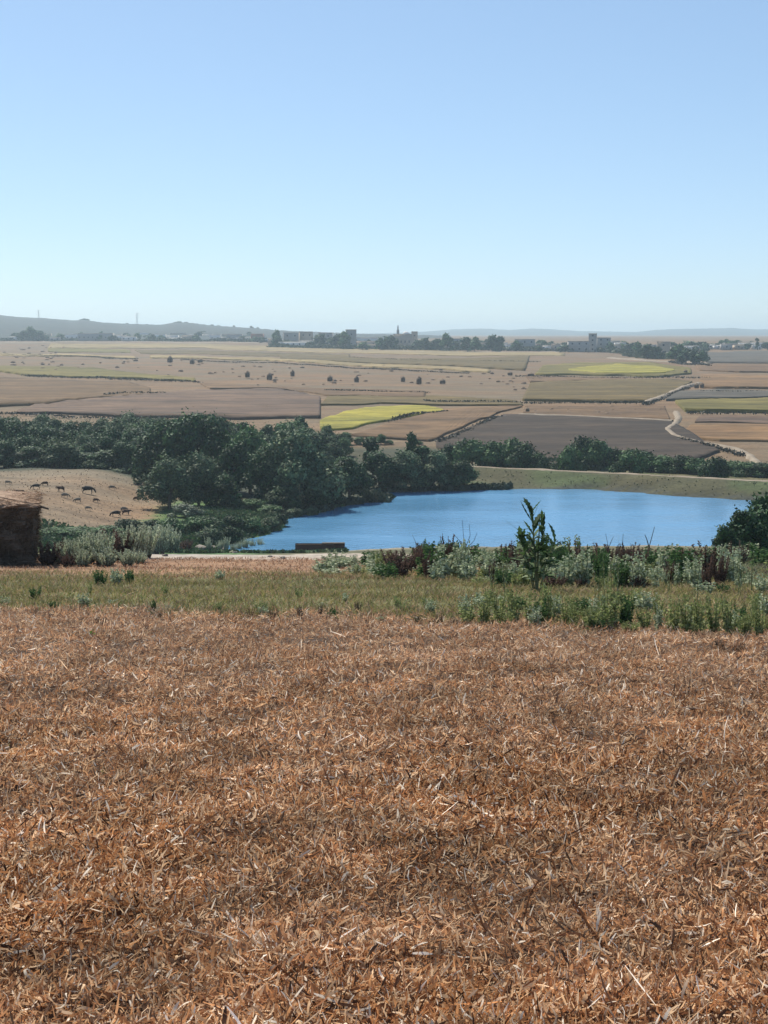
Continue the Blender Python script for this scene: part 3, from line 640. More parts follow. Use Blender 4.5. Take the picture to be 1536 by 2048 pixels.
# village trees
P_far = [make_tree('village_tree', 8, 3.6, k, 900, .8, 71 + i, 12) for i, k in enumerate(('dark', 'green', 'dark'))]
P_farp = make_tree('village_tree', 9, 1.8, 'dark', 600, .7, 77, 10)
spec = [(48, 682, 20, 26), (62, 682, 26, 26), (78, 682, 20, 28), (92, 682, 12, 22), (553, 690, 34, 20), (640, 694, 30, 34), (675, 697, 34, 30), (690, 698, 40, 26), (775, 700, 32, 26), (785, 699, 34, 20), (760, 700, 28, 20), (850, 701, 30, 26), (872, 701, 28, 30), (893, 702, 40, 26), (835, 700, 24, 24),
        (935, 704, 36, 30), (950, 704, 34, 24), (985, 704, 40, 28), (998, 704, 38, 22), (1033, 702, 24, 22), (1130, 704, 18, 30), (1262, 706, 22, 30), (1275, 712, 32, 24), (1295, 717, 34, 30), (1310, 718, 30, 26), (1350, 722, 34, 30), (1372, 727, 36, 30), (1390, 730, 34, 26), (1405, 728, 30, 20), (1360, 720, 36, 22),
        (1435, 698, 14, 22), (1457, 698, 18, 20), (1468, 698, 16, 18), (1405, 700, 20, 30), (1380, 700, 20, 40), (1345, 700, 18, 26), (910, 700, 22, 22), (725, 700, 18, 24), (620, 695, 14, 20), (1078, 703, 16, 20), (1222, 704, 22, 18), (1535, 700, 18, 24), (1495, 700, 16, 20)]
for i, (px, by, hp, wp) in enumerate(spec):
    p = hit(px, by); s_ = p.y / F
    hp *= 1 if px < 100 else .8
    place_tree(P_far[i % 3], (p.x, p.y, p.z), hp * s_, wp * s_ * .62, i, ('dark tree clump left of the small white village house' if px < 100 else 'dark tree among the big trees right of the tall pale house' if 1340 < px < 1410 and by > 715 else 'dark round tree among the village houses'), 'tree', 'village trees')
p = hit(1515, 700); place_tree(P_farp, (p.x, p.y, p.z), 24 * p.y / F, 6 * p.y / F, 0, 'pointed dark tree at the right end of the village', 'tree', 'village trees')
for i in range(150):
    px = random.uniform(-20, 1560); by = np.interp(px, [0, 500, 560, 1100, 1250, 1300, 1400, 1420, 1560], [681, 682, 692, 699, 700, 708, 712, 696, 697]) - random.uniform(-1, 5)
    p = hit(px, by); s_ = p.y / F
    place_tree(P_far[i % 3], (p.x, p.y, p.z), random.uniform(6, 15) * s_, random.uniform(7, 14) * s_, i, 'low dark tree in the village belt', 'tree', 'low trees of the village belt')

for i, (px, ty, hp, wp) in enumerate([(172, 637, 7, 14), (180, 638, 5, 10), (258, 646, 4, 8), (298, 648, 4, 8), (360, 643, 5, 22), (375, 644, 4, 14), (426, 649, 6, 10), (440, 651, 5, 12), (470, 651, 8, 8), (505, 652, 9, 8), (517, 655, 6, 10), (410, 649, 4, 12)]):
    D = 2990; z = float(z_at(ty, D)); s_ = D / F
    place_tree(P_far[i % 3], ((px - 768) / F * D, D, z - hp * s_), hp * s_, wp * s_ * .56, i, 'small dark tree on the hill crest', 'tree', 'trees on the hill crest')
# pylons on the hill
def pylon(px, ty, D, H, label):
    z = float(z_at(ty, D)); root = obj('electricity_pylon', None, None, ((px - 768) / F * D, D, z - H)); tag(root, label, 'pylon', 'pylons on the hill')
    parts = []
    for sx in (-1, 1):
        for sy in (-1, 1): parts.append(tube([(sx * 2.6, sy * 2.6, 0), (sx * .9, sy * .9, H * .6), (sx * .4, sy * .4, H)], [.2, .16, .12], 4))
    for i in range(7):
        f0, f1 = i / 7, (i + 1) / 7; w0, w1 = 2.6 - 2.2 * f0, 2.6 - 2.2 * f1
        for sy in (-1, 1): parts.append(tube([(-w0, sy * w0, H * f0), (w1, sy * w1, H * f1)], [.09, .09], 4)); parts.append(tube([(w0, sy * w0, H * f0), (-w1, sy * w1, H * f1)], [.09, .09], 4))
    V, Fc, Cc = join(parts); obj('lattice_tower', mesh('lattice_tower', V, Fc, M_steel), root)['kind'] = 'stuff'
    for f in (.72, .84, .96):
        V, Fc, Cc = tube([(-5, 0, H * f), (0, 0, H * f + .7), (5, 0, H * f)], [.1, .2, .1], 4); obj('cross_arm', mesh('cross_arm', V, Fc, M_steel), root)
pylon(278, 626, 2950, 32, 'lattice pylon on the hill crest near the ridge bump'); pylon(83, 620, 2980, 30, 'lattice pylon on the highest part of the hill')

# ------------------------------------------------------------------ far haystacks and straw heaps
M_hay = plain_mat('old_hay', (.07, .052, .04), (.13, .095, .065), 2.0, bump=.1)
M_heap = plain_mat('straw_heap', (.14, .10, .07), (.22, .16, .11), 2.0, bump=.1)
def dome_mesh(name, prof, mat, seed, k=14):
    r = np.random.default_rng(seed); V, Fc, Cc = tube([(0, 0, z) for z, _ in prof], [q for _, q in prof], k)
    V = V + r.normal(0, .05, V.shape); return mesh(name, V, Fc, mat, smooth=False)
hay_a = dome_mesh('stack_body', [(0, .95), (.8, 1.05), (1.6, .95), (2.1, .6), (2.4, .05)], M_hay, 1); hay_c = dome_mesh('thatch_cap', [(1.55, 1.12), (1.9, .86), (2.3, .45), (2.55, .04)], M_heap, 2)
def haystack(px, by, hp, label, rz=0, squash=1.0):
    p = hit(px, by); s_ = hp / F * p.y / 2.5
    root = obj('haystack', None, None, (p.x, p.y, p.z + .25), rz, (s_ * squash, s_ * squash, s_)); tag(root, label, 'haystack', 'haystacks on the far plain')
    obj('stack_body', hay_a, root); obj('thatch_cap', hay_c, root)
for px, by, hp, lab, sq in [(340, 726, 13, 'dark haystack farthest left on the plain', 1), (384, 729, 11, 'small haystack beside the farthest left one', 1), (400, 726, 8, 'low wide haystack beside the farthest left ones', 1.5), (495, 756, 13, 'haystack at the left end of the long row', .9), (539, 761, 14, 'second haystack from the left of the long row', 1),
     (585, 754, 13, 'slim haystack standing a little behind the row', .8), (660, 764, 12, 'haystack with pale top in the middle of the row', 1.1), (713, 766, 13, 'leaning haystack in the middle of the row', .9), (806, 765, 11, 'haystack left of the tallest one', 1), (838, 770, 16, 'tallest haystack of the row', .8), (885, 769, 10, 'wide low haystack at the right end of the row', 1.4),
     (1371, 748, 8, 'small dark haystack right of the far yellow field', 1.2), (1393, 778, 10, 'dark stack beside the end of the farm track', 1.1), (1404, 777, 10, 'dark stack right of its twin by the farm track', 1), (1055, 826, 9, 'small dark heap above the ploughed field corner', 1), (1020, 752, 8, 'low dark heap right of the haystack row', 1.5), (1062, 754, 8, 'wide dark heap left of the far yellow field', 2.0)]:
    haystack(px, by, hp, lab, random.uniform(0, 3), sq)
heap = [dome_mesh('straw_heap', [(-.2, .9), (.25, .8), (.5, .45), (.62, .05)], M_heap, 5 + i, 9) for i in range(3)]
for box_, n_, lab in [((0, 692, 130, 735), 36, 'left of the dark green strip'), ((60, 722, 480, 752), 46, 'between the left haystacks and the green field'), ((450, 733, 1040, 772), 60, 'around the haystack row'), ((1024, 754, 1110, 785), 24, 'left of the grey green pasture'), ((1050, 814, 1340, 834), 30, 'above the ploughed field'), ((1410, 755, 1540, 800), 30, 'on the right plain beside the track'), ((400, 795, 640, 830), 16, 'on the purplish field')]:
    for i in range(n_):
        px = random.uniform(box_[0], box_[2]); by = random.uniform(box_[1], box_[3]); p = hit(px, by); s_ = random.uniform(3, 7.5) / F * p.y / 1.4
        o = obj('straw_heap', heap[i % 3], None, (p.x, p.y, p.z + .3), random.uniform(0, 3), (s_ * random.uniform(.8, 1.6), s_, s_ * random.uniform(.5, 1))); tag(o, 'small straw heap lying ' + lab, 'straw heap', 'straw heaps ' + lab)

# ------------------------------------------------------------------ animals on the pasture
def quadruped(L, H, coat, neck_down=True, fat=1.0):
    """skin body: L body length, H back height"""
    h = H; v = []; e_ = []; r_ = []
    def add(p, r, frm=None):
        v.append(p); r_.append(r)
        if frm is not None: e_.append((frm, len(v) - 1))
        return len(v) - 1
    a0 = add((-.10 * L, 0, h * .74), (h * .26 * fat, h * .28 * fat)); a1 = add((.22 * L, 0, h * .72), (h * .24 * fat, h * .28 * fat), a0); a2 = add((.40 * L, 0, h * .76), (h * .15, h * .2), a1)
    b1 = add((-.36 * L, 0, h * .78), (h * .21, h * .22), a0); b2 = add((-.48 * L, 0, h * .78), (h * .11, h * .13), b1)
    if neck_down: n1 = add((.56 * L, 0, h * .58), (h * .10, h * .13), a2); n2 = add((.66 * L, 0, h * .30), (h * .09, h * .10), n1); n3 = add((.72 * L, 0, h * .12), (h * .055, h * .06), n2)
    else: n1 = add((.54 * L, 0, h * .80), (h * .13, h * .16), a2); n2 = add((.66 * L, 0, h * .84), (h * .10, h * .12), n1); n3 = add((.82 * L, 0, h * .70), (h * .06, h * .07), n2)
    for s in (-1, 1):
        k = add((.34 * L, s * h * .13, h * .5), (h * .08, h * .08), a2); k = add((.34 * L, s * h * .13, h * .28), (h * .045, h * .05), k); k = add((.35 * L, s * h * .13, h * .02), (h * .035, h * .04), k)
        k = add((-.36 * L, s * h * .13, h * .5), (h * .09, h * .11), b1); k = add((-.46 * L, s * h * .13, h * .28), (h * .045, h * .05), k); k = add((-.44 * L, s * h * .13, h * .02), (h * .035, h * .04), k)
        add((v[n2][0] - .06 * L, s * h * .15, v[n2][2] + h * .05), (h * .025, h * .03), n2)
    t = add((-.52 * L, 0, h * .6), (h * .025, h * .025), b2); add((-.53 * L, 0, h * .3), (h * .02, h * .02), t)
    me = bpy.data.meshes.new('tmp'); me.from_pydata(v, e_, []); me.update(); o = bpy.data.objects.new('tmp', me); COL.objects.link(o)
    sk = o.modifiers.new('s', 'SKIN'); sv = me.skin_vertices[0].data
    for i, q in enumerate(r_): sv[i].radius = q
    sv[0].use_root = True
    o.modifiers.new('u', 'SUBSURF').levels = 1; o.modifiers['u'].render_levels = 1
    dg = bpy.context.evaluated_depsgraph_get(); out = bpy.data.meshes.new_from_object(o.evaluated_get(dg)); bpy.data.objects.remove(o)
    out.materials.clear(); out.materials.append(coat); return out
M_black = plain_mat('black_hide', (.012, .011, .011), (.03, .026, .024), 3, rough=.7)
M_brownh = plain_mat('brown_hide', (.06, .035, .022), (.10, .06, .04), 3, rough=.8)
M_wool = plain_mat('dirty_wool', (.16, .13, .10), (.26, .22, .17), 5, bump=.04)
cow_b = quadruped(1.5, 1.1, M_black); cow_u = quadruped(1.5, 1.1, M_brownh, False); shp_w = quadruped(.85, .6, M_wool, True, 1.15); shp_d = quadruped(.85, .6, M_brownh, True, 1.1)
V, Fc, Cc = join([tube([(.95, s * .1, 1.0 if 0 else .5), (.97, s * .28, .6), (1.05, s * .32, .72)], [.03, .025, .008], 5) for s in (-1, 1)])
def animal(me, px, py, rz, s, label, name, cat, group):
    p = hit(px, py); o = obj(name, me, None, (p.x, p.y, p.z), rz, (s, s, s)); tag(o, label, cat, group)
animal(cow_b, 176, 988, .1, 1.0, 'big black cow grazing at the upper middle of the pasture', 'cow', 'cow', 'cows on the pasture')
animal(cow_b, 232, 1034, 3.3, .75, 'dark cow grazing at the lower edge of the pasture', 'cow', 'cow', 'cows on the pasture')
animal(cow_u, 252, 1030, .5, .65, 'brown cow with raised head beside the dark cow at the lower edge', 'cow', 'cow', 'cows on the pasture')
animal(cow_u, 122, 984, 2.7, .72, 'brown cow with raised head left of the big black cow', 'cow', 'cow', 'cows on the pasture')
animal(cow_b, 72, 979, 3.4, .7, 'black cow walking near the upper left of the pasture', 'cow', 'cow', 'cows on the pasture')
animal(cow_u, 34, 993, .3, .8, 'brown cow just above the haystack roof', 'cow', 'cow', 'cows on the pasture')
for i, (px, py) in enumerate([(16, 969), (90, 972), (130, 996), (155, 1005), (192, 1005), (176, 1021), (224, 980), (273, 1002), (248, 1023)]):
    animal((shp_w, shp_d)[i % 3 == 1], px, py, random.choice([.2, 3.0, 2.6, .6, 3.6]), random.uniform(.85, 1.15), ('dark brown sheep' if i % 3 == 1 else 'woolly pale sheep') + ' grazing on the tan pasture', 'sheep', 'sheep', 'sheep on the pasture')

# ------------------------------------------------------------------ near straw stack at the left edge
p = hit(70, 1131); sD = p.y / F
root = obj('straw_stack', None, None, (p.x, p.y, p.z), .20); tag(root, 'large dark weathered straw stack with loose straw roof at the field edge', 'haystack')
SW, SH, SD_ = 5.2, 126 * sD, 3.2
def block(w0, w1, z0, z1, dep, nx, nz, amp, seed, hang=0):
    r = np.random.default_rng(seed); ny = 8; Vv, Ff = [], []
    f = sines(seed, .9); f2 = sines(seed + 1, .25)
    per = [(-1 + 2 * i / nx, -1) for i in range(nx)] + [(1, -1 + 2 * i / ny) for i in range(ny)] + [(1 - 2 * i / nx, 1) for i in range(nx)] + [(-1, 1 - 2 * i / ny) for i in range(ny)]
    n_ = len(per)
    for k in range(nz + 1):
        t = k / nz; w_ = lerp(w0, w1, t) / 2
        for j, (a_, b_) in enumerate(per):
            x, y = a_ * w_, b_ * dep / 2; q = .07 * f(x + y * 1.3, t * 3) * amp + .03 * f2(x + y, t * 3) * amp
            Vv.append((x + a_ * q, y + b_ * q, z0 + (z1 - z0) * t + .02 * f2(x, y)))
    Ff = [(k * n_ + j, k * n_ + (j + 1) % n_, (k + 1) * n_ + (j + 1) % n_, (k + 1) * n_ + j) for k in range(nz) for j in range(n_)]
    V_ = np.array(Vv); c0 = len(V_); 
    top = V_[-n_:]; ctr = top.mean(0) + np.array([0, 0, .02])
    V_ = np.concatenate([V_, ctr + (top - ctr) * .5 + np.array([0, 0, .12 * amp]), [ctr + np.array([0, 0, .16 * amp])]])
    Ff += [(nz * n_ + j, nz * n_ + (j + 1) % n_, c0 + (j + 1) % n_, c0 + j) for j in range(n_)] + [(c0 + j, c0 + (j + 1) % n_, c0 + n_, c0 + n_) for j in range(n_)]
    me = bpy.data.meshes.new('b'); me.from_pydata([tuple(q) for q in V_], [], [tuple(dict.fromkeys(q)) for q in Ff]); me.update(); return me
M_stack = plain_mat('weathered_straw', (.10, .072, .052), (.19, .14, .10), 3.5, (1, 1, 5), bump=.12)
M_thatch = plain_mat('straw_roof', (.20, .13, .09), (.34, .24, .17), 4, (1, 1, 4), bump=.1)
off = -SW / 2 + .05
b_ = block(SW - .25, SW + .05, 0, SH * .95, SD_, 60, 26, 1.0, 3); b_.materials.append(M_stack); obj('stack_body', b_, root, (off, SD_ / 2, 0))
b_ = block(SW + .2, SW + .1, SH * .93, SH * 1.0, SD_ + .2, 60, 3, 1.5, 9); b_.materials.append(M_thatch); obj('straw_roof', b_, root, (off, SD_ / 2, 0))
n_ = 5200; r = rng
face = r.random(n_); bx = r.uniform(-SW / 2, SW / 2, n_) + off; bz = r.uniform(0, SH, n_); by_ = np.where(face < .6, r.uniform(-.03, .03, n_), 0)
side = face > .75; bx = np.where(side, off + SW / 2 + .0 - .1 * (1 - bz / SH), bx); by_ = np.where(side, r.uniform(0, SD_, n_), by_)
dr = r.normal(size=(n_, 3)) * np.array([1, .4, 1]) + np.array([0, -.35, -.5]) + side[:, None] * np.array([.6, 0, 0])
V1 = blades(np.stack([bx, by_, bz], -1), dr, r.uniform(.08, .3, n_), r.uniform(.008, .02, n_), r.normal(size=(n_, 3)) * .3 + (0, 0, -.3), palette(n_, [(.15, .105, .07), (.21, .15, .10), (.09, .065, .05)], .3))
o = obj('straw_facing', mesh('straw_facing', *V1[:2], M_straw, V1[2]), root); o['kind'] = 'stuff'
n_ = 4200; bx = r.uniform(-SW / 2 - .05, SW / 2 + .1, n_) + off; by_ = r.uniform(-.1, SD_, n_) ; bz = SH * 1.0 + r.uniform(-.02, .12, n_)
dr = r.normal(size=(n_, 3)) * np.array([1, 1, .35]); V1 = blades(np.stack([bx, by_, bz], -1), dr, r.uniform(.12, .4, n_), r.uniform(.008, .02, n_), r.normal(size=(n_, 3)) * .3 + (0, 0, -.35), palette(n_, [(.33, .23, .16), (.22, .14, .09), (.42, .33, .25)], .25))
o = obj('loose_straw', mesh('loose_straw', *V1[:2], M_straw, V1[2]), root); o['kind'] = 'stuff'
V1 = tube([(off + SW / 2 - .3, .2, SH * .99), (off + SW / 2 + .1, .15, SH * .955), (off + SW / 2 + .42, .12, SH * .90)], [.035, .04, .03], 7); obj('pole', mesh('pole', *V1[:2], M_bark, smooth=True), root)
p_st = p

# ------------------------------------------------------------------ low brown trough on the crest
p = hit(640, 1104); sD = p.y / F; W = 100 * sD; H = 15 * sD
M_clay = plain_mat('red_brown_clay', (.07, .035, .028), (.12, .06, .045), 6, bump=.02)
root = obj('feeding_trough', None, None, (p.x, p.y + .3, p.z)); tag(root, 'long low red-brown feeding trough on the pale track by the lake', 'trough')
obj('front_board', unit_box(M_clay), root, (0, -.3, 0), 0, (W, .06, H)); obj('back_board', unit_box(M_clay), root, (0, .3, 0), 0, (W, .06, H * 1.06))
for s in (-1, 1): obj('end_board', unit_box(M_clay), root, (s * (W / 2 - .04), 0, .0), 0, (.07, .54, H * 1.1))
obj('floor_board', unit_box(M_clay), root, (0, 0, .03), 0, (W - .16, .54, .05)); obj('lid', unit_box(M_bark), root, (W * .27, .05, H * 1.12), 0, (W * .46, .7, .05))
obj('rim', unit_box(M_thatch), root, (-W * .1, -.3, H + .003), 0, (W * .76, .08, .035))

# ------------------------------------------------------------------ rocks at the crest
M_rock = plain_mat('pale_rock', (.16, .14, .12), (.30, .27, .23), 6, bump=.03)
import bmesh
def rock_me(seed):
    bm = bmesh.new(); bmesh.ops.create_icosphere(bm, subdivisions=2, radius=1); f = sines(seed, 1.6)
    for v in bm.verts: q = 1 + .22 * float(f(v.co.x * 1.3 + v.co.z, v.co.y * 1.4 - v.co.z)); v.co = Vector((v.co.x * q * 1.3, v.co.y * q, v.co.z * q * .65))
    me = bpy.data.meshes.new('rock'); bm.to_mesh(me); bm.free(); me.materials.append(M_rock); return me
RK = [rock_me(i + 20) for i in range(3)]
for i, (px, py, wd) in enumerate([(305, 1108, 22), (340, 1102, 16), (372, 1101, 20), (400, 1100, 26), (425, 1098, 18), (448, 1101, 14), (382, 1106, 12), (470, 1106, 10), (330, 1112, 12), (540, 1114, 10), (566, 1117, 12)]):
    p = hit(px, py); s_ = wd / F * p.y / 2.2; o = obj('rock', RK[i % 3], None, (p.x, p.y, p.z + s_ * .2), i, (s_,) * 3)
    tag(o, 'weathered grey rock beside the pale track' if px < 460 else 'small stone lying on the pale track', 'rock', 'rocks beside the pale track' if px < 460 else 'stones on the pale track')

# ------------------------------------------------------------------ weeds and shrubs of the near bank
def weed_mesh(H, R, nst, nlf, lw, ll, cols, seed, droop=-.4, up=.4, basal=0, stemcol=(.18, .19, .09)):
    r = np.random.default_rng(seed); stems = []; B, Dv, Lg, Wd, Bd = [], [], [], [], []
    for i in range(nst):
        an = r.uniform(0, 6.28); lean = r.uniform(0, R * .8); h = H * r.uniform(.55, 1)
        x0, y0 = math.cos(an) * R * .2, math.sin(an) * R * .2; tx, ty = math.cos(an) * lean, math.sin(an) * lean
        stems.append(tube([(x0, y0, -.05), ((x0 + tx) / 2, (y0 + ty) / 2, h * .5), (tx, ty, h)], [H * .012 + .003, H * .009 + .002, .002], 4))
        for j in range(nlf):
            f = r.uniform(.12, 1); q = np.array([lerp(x0, tx, f), lerp(y0, ty, f), h * f]); b2 = r.uniform(0, 6.28)
            B.append(q); Dv.append((math.cos(b2), math.sin(b2), up + r.normal() * .3)); s = (1.15 - .65 * f) * r.uniform(.6, 1.2); Lg.append(ll * s); Wd.append(lw * s); Bd.append((0, 0, droop * r.uniform(.4, 1.4)))
    for j in range(basal):
        b2 = r.uniform(0, 6.28); B.append((0, 0, .02)); Dv.append((math.cos(b2), math.sin(b2), r.uniform(.5, 1.6))); s = r.uniform(.7, 1.4); Lg.append(ll * 1.5 * s); Wd.append(lw * s); Bd.append((math.cos(b2) * .3, math.sin(b2) * .3, -.7))
    B, Dv, Lg, Wd, Bd = map(np.array, (B, Dv, Lg, Wd, Bd)); n_ = len(B)
    c = np.array(cols)[r.integers(0, len(cols), n_)] * r.uniform(.75, 1.3, (n_, 1))
    lf = blades(B, Dv, Lg, Wd, Bd, c, .12, face=np.cross(Dv, np.array([0, 0, 1.0])) + r.normal(size=(n_, 3)) * .35)
    st = join(stems); st = (st[0], st[1], np.tile(stemcol, (len(st[0]), 1)))
    return dict(H=H, R=R, leaves=mesh('foliage', *lf[:2], M_grass, lf[2]), stem=mesh('stem', *st[:2], M_grass, st[2], smooth=True))
def place_weed(pr, name, px, py, hp, wp, label, group, cat='weed', rz=None, D=None):
    p = hit(px, py) if D is None else at(px, D); s = hp / F * p.y / pr['H']; sx = wp / F * p.y / 2 / pr['R']
    root = obj(name, None, None, (p.x, p.y, p.z), rz if rz is not None else random.uniform(0, 6.28), (sx, sx, s)); tag(root, label, cat, group)
    obj('stem', pr['stem'], root)['kind'] = 'stuff'; obj('foliage', pr['leaves'], root)['kind'] = 'stuff'; return root
G_pale = [(.38, .44, .28), (.52, .56, .40), (.22, .28, .16)]; G_grn = [(.12, .18, .05), (.16, .22, .06), (.09, .14, .04)]; G_yel = [(.29, .34, .13), (.38, .41, .19), (.19, .24, .09)]
G_dk = [(.07, .14, .045), (.10, .18, .06), (.05, .10, .04)]; G_red = [(.13, .08, .065), (.17, .11, .085), (.09, .06, .05)]
W_pale = [weed_mesh(1, .6, 12, 34, .085, .19, G_pale, 80 + i) for i in range(2)]
W_yel = [weed_mesh(1, .6, 11, 34, .065, .2, G_yel, 84 + i, up=.7) for i in range(2)]
W_dk = [weed_mesh(1, .6, 14, 44, .08, .18, G_dk, 88 + i) for i in range(2)]
W_red = [weed_mesh(1, .6, 22, 90, .04, .10, G_red, 92 + i, droop=0, up=.7, stemcol=(.08, .05, .035)) for i in range(2)]
W_umb = [weed_mesh(1, .5, 6, 14, .02, .12, G_yel + G_pale, 96 + i, up=1.0, droop=0) for i in range(2)]
# right bank, back row: dark and red masses, front row: pale leaves
for i in range(66):
    px = 740 + i * 12.4 + random.uniform(-22, 22); D = random.uniform(36, 50)
    top = np.interp(px, [690, 760, 830, 900, 960, 1040, 1100, 1180, 1300, 1400, 1540], [1112, 1106, 1092, 1084, 1088, 1084, 1076, 1086, 1094, 1092, 1082]) + random.uniform(-8, 1) ** 2 * random.choice((-.12, .35, .5))
    p = at(px, D); hp = (float(z_at(top, D)) - p.z) / D * F
    if hp < 12: continue
    kd = random.choices(('red', 'dk', 'pale'), [.5, .3, .2] if 1200 < px < 1420 or 830 < px < 960 else [.25, .4, .35])[0]
    pr = random.choice({'red': W_red, 'dk': W_dk, 'pale': W_pale}[kd])
    place_weed(pr, 'bank_weed', px, 0, hp, random.uniform(44, 120), {'red': 'dry reddish brown dock bush', 'dk': 'dark green leafy weed', 'pale': 'pale grey-green leafy weed'}[kd] + ' at the bank back', 'weeds at the back of the bank', D=D)
for i in range(96):
    px = 640 + i * 9.5 + random.uniform(-26, 26); py = np.interp(px, [650, 760, 1000, 1540], [1142, 1152, 1170, 1185]) + random.uniform(-22, 8)
    kd = random.choices(('pale', 'dk', 'red', 'yel'), [.5, .16 if px > 750 else 0, .14, .2])[0]
    place_weed(random.choice({'red': W_red, 'dk': W_dk, 'pale': W_pale, 'yel': W_yel}[kd]), 'bank_weed', px, py, random.choice((20, 30, 42, 60, 78)) * random.uniform(.8, 1.1) * (.5 if px < 750 else .72 if px < 870 else 1), random.uniform(26, 92),
        {'red': 'low reddish brown dead weed', 'dk': 'low dark green weed', 'pale': 'pale grey-green broad-leaved weed', 'yel': 'yellow-green leafy weed'}[kd] + ' at the bank front', 'weeds along the front of the bank')
# left pale shrubs
W_shr = [weed_mesh(1, .7, 34, 90, .04, .12, [(.44, .50, .35), (.54, .58, .43), (.32, .37, .25)], 100 + i, droop=0, up=1.1, stemcol=(.16, .11, .08)) for i in range(2)]
for i, (px, py, hp, wp) in enumerate([(95, 1130, 46, 60), (120, 1128, 40, 56), (148, 1126, 44, 60), (178, 1126, 52, 64), (205, 1128, 60, 60), (235, 1124, 62, 66), (262, 1122, 64, 60), (290, 1116, 58, 60), (318, 1108, 52, 58), (345, 1104, 42, 50), (135, 1132, 26, 50), (215, 1132, 34, 60), (255, 1132, 30, 50), (165, 1132, 30, 50), (280, 1128, 22, 40), (372, 1102, 22, 40)]):
    place_weed(W_shr[i % 2] if i % 5 else W_red[0], 'shrub', px, py, hp * 1.2, wp * 1.5, 'pale feathery shrub right of the straw stack' if i % 5 else 'dry brown shrub among the pale shrubs by the straw stack', 'pale shrubs beside the straw stack', 'shrub')
for i, px in enumerate([440, 452, 466, 478, 490, 505, 520, 418]):
    place_weed(W_shr[i % 2], 'shrub', px, 1103, random.uniform(16, 32), 26, 'thin pale twiggy shrub in front of the lake corner', 'thin twiggy shrubs at the lake corner', 'shrub')
# plants at the stubble edge
for i, (px, py, hp, wp, kd) in enumerate([(965, 1252, 60, 60, 'yel'), (1000, 1248, 76, 60, 'yel'), (1030, 1250, 84, 56, 'yel'), (1060, 1248, 70, 60, 'yel'), (1100, 1246, 90, 60, 'yel'), (1135, 1250, 60, 56, 'yel'), (1190, 1256, 70, 60, 'pale'), (1222, 1258, 88, 84, 'yel'), (1250, 1256, 70, 60, 'dk'), (1290, 1260, 50, 56, 'yel'),
    (1345, 1268, 74, 60, 'yel'), (1372, 1270, 88, 56, 'yel'), (1400, 1270, 80, 60, 'yel'), (1428, 1272, 92, 60, 'yel'), (1460, 1274, 86, 56, 'yel'), (1490, 1276, 50, 60, 'yel'), (1520, 1276, 70, 56, 'yel'), (930, 1236, 50, 50, 'pale'), (800, 1226, 40, 40, 'yel'), (860, 1230, 34, 44, 'pale'),
    (200, 1172, 34, 46, 'dk'), (232, 1170, 36, 50, 'pale'), (260, 1168, 30, 40, 'dk'), (440, 1160, 22, 40, 'pale'), (690, 1206, 22, 36, 'pale'), (70, 1200, 30, 36, 'dk'), (330, 1190, 24, 30, 'yel'), (600, 1200, 26, 30, 'yel')]):
    place_weed({'yel': W_yel, 'pale': W_pale, 'dk': W_dk}[kd][i % 2], 'edge_weed', px, py, hp, wp, {'yel': 'yellow-green leafy weed', 'pale': 'pale grey-green weed', 'dk': 'dark green weed'}[kd] + (' at the stubble edge below the tall thistle' if 940 < px < 1150 else ' at the stubble edge right of the arching weed' if px > 1260 else ' beside the arching weed at the stubble edge' if px > 1150 else ' in the grass verge'), 'weeds at the stubble edge')
for i, (px, py, hp) in enumerate([(1214, 1236, 150), (1196, 1226, 130), (1392, 1262, 150), (1232, 1200, 140), (1012, 1188, 110), (985, 1190, 100), (1340, 1190, 90), (1480, 1195, 120), (1500, 1190, 110)]):
    place_weed(W_umb[i % 2], 'tall_weed', px, py, hp, 36, 'tall thin yellowish weed stalk standing over the bank', 'tall thin weed stalks', 'weed')
for i in range(60):
    px = random.choice((random.uniform(930, 1536), random.uniform(930, 1536), random.uniform(0, 940))); ed = np.interp(px, [0, 900, 1536], [1212, 1246, 1276]); py = ed - random.uniform(0, 1) ** 2 * (60 if px > 930 else 40) + 3
    kd = random.choices(('yel', 'pale', 'dk'), [.6, .25, .15])[0]; k = 1 if px > 930 else .55
    place_weed({'yel': W_yel, 'pale': W_pale, 'dk': W_dk}[kd][i % 2], 'verge_weed', px, py, random.uniform(18, 62) * k, random.uniform(30, 90) * k, {'yel': 'small yellow-green leafy weed', 'pale': 'small pale grey-green weed', 'dk': 'small dark green weed'}[kd] + (' in the right verge' if px > 930 else ' in the left verge'), 'small weeds scattered in the verge')
# dead dark plants at the stubble edge
W_dead = [weed_mesh(.5, .4, 14, 12, .02, .12, [(.05, .04, .03), (.08, .06, .045), (.14, .10, .07)], 110 + i, stemcol=(.06, .045, .035)) for i in range(2)]
for i, (px, py, hp, wp) in enumerate([(545, 1238, 30, 44), (598, 1238, 30, 50), (640, 1234, 26, 44), (714, 1226, 26, 40), (500, 1236, 24, 30), (835, 1252, 24, 44), (880, 1254, 26, 60), (910, 1256, 22, 44), (1225, 1268, 30, 70), (70, 1240, 26, 60), (95, 1244, 22, 40), (1440, 1300, 26, 70), (1480, 1308, 24, 60), (1170, 1258, 20, 50), (200, 1252, 20, 70), (320, 1240, 20, 40)]):
    place_weed(W_dead[i % 2], 'dead_weed', px, py, hp, wp, 'dead dark brown weed at the stubble edge', 'dead weeds at the stubble edge')

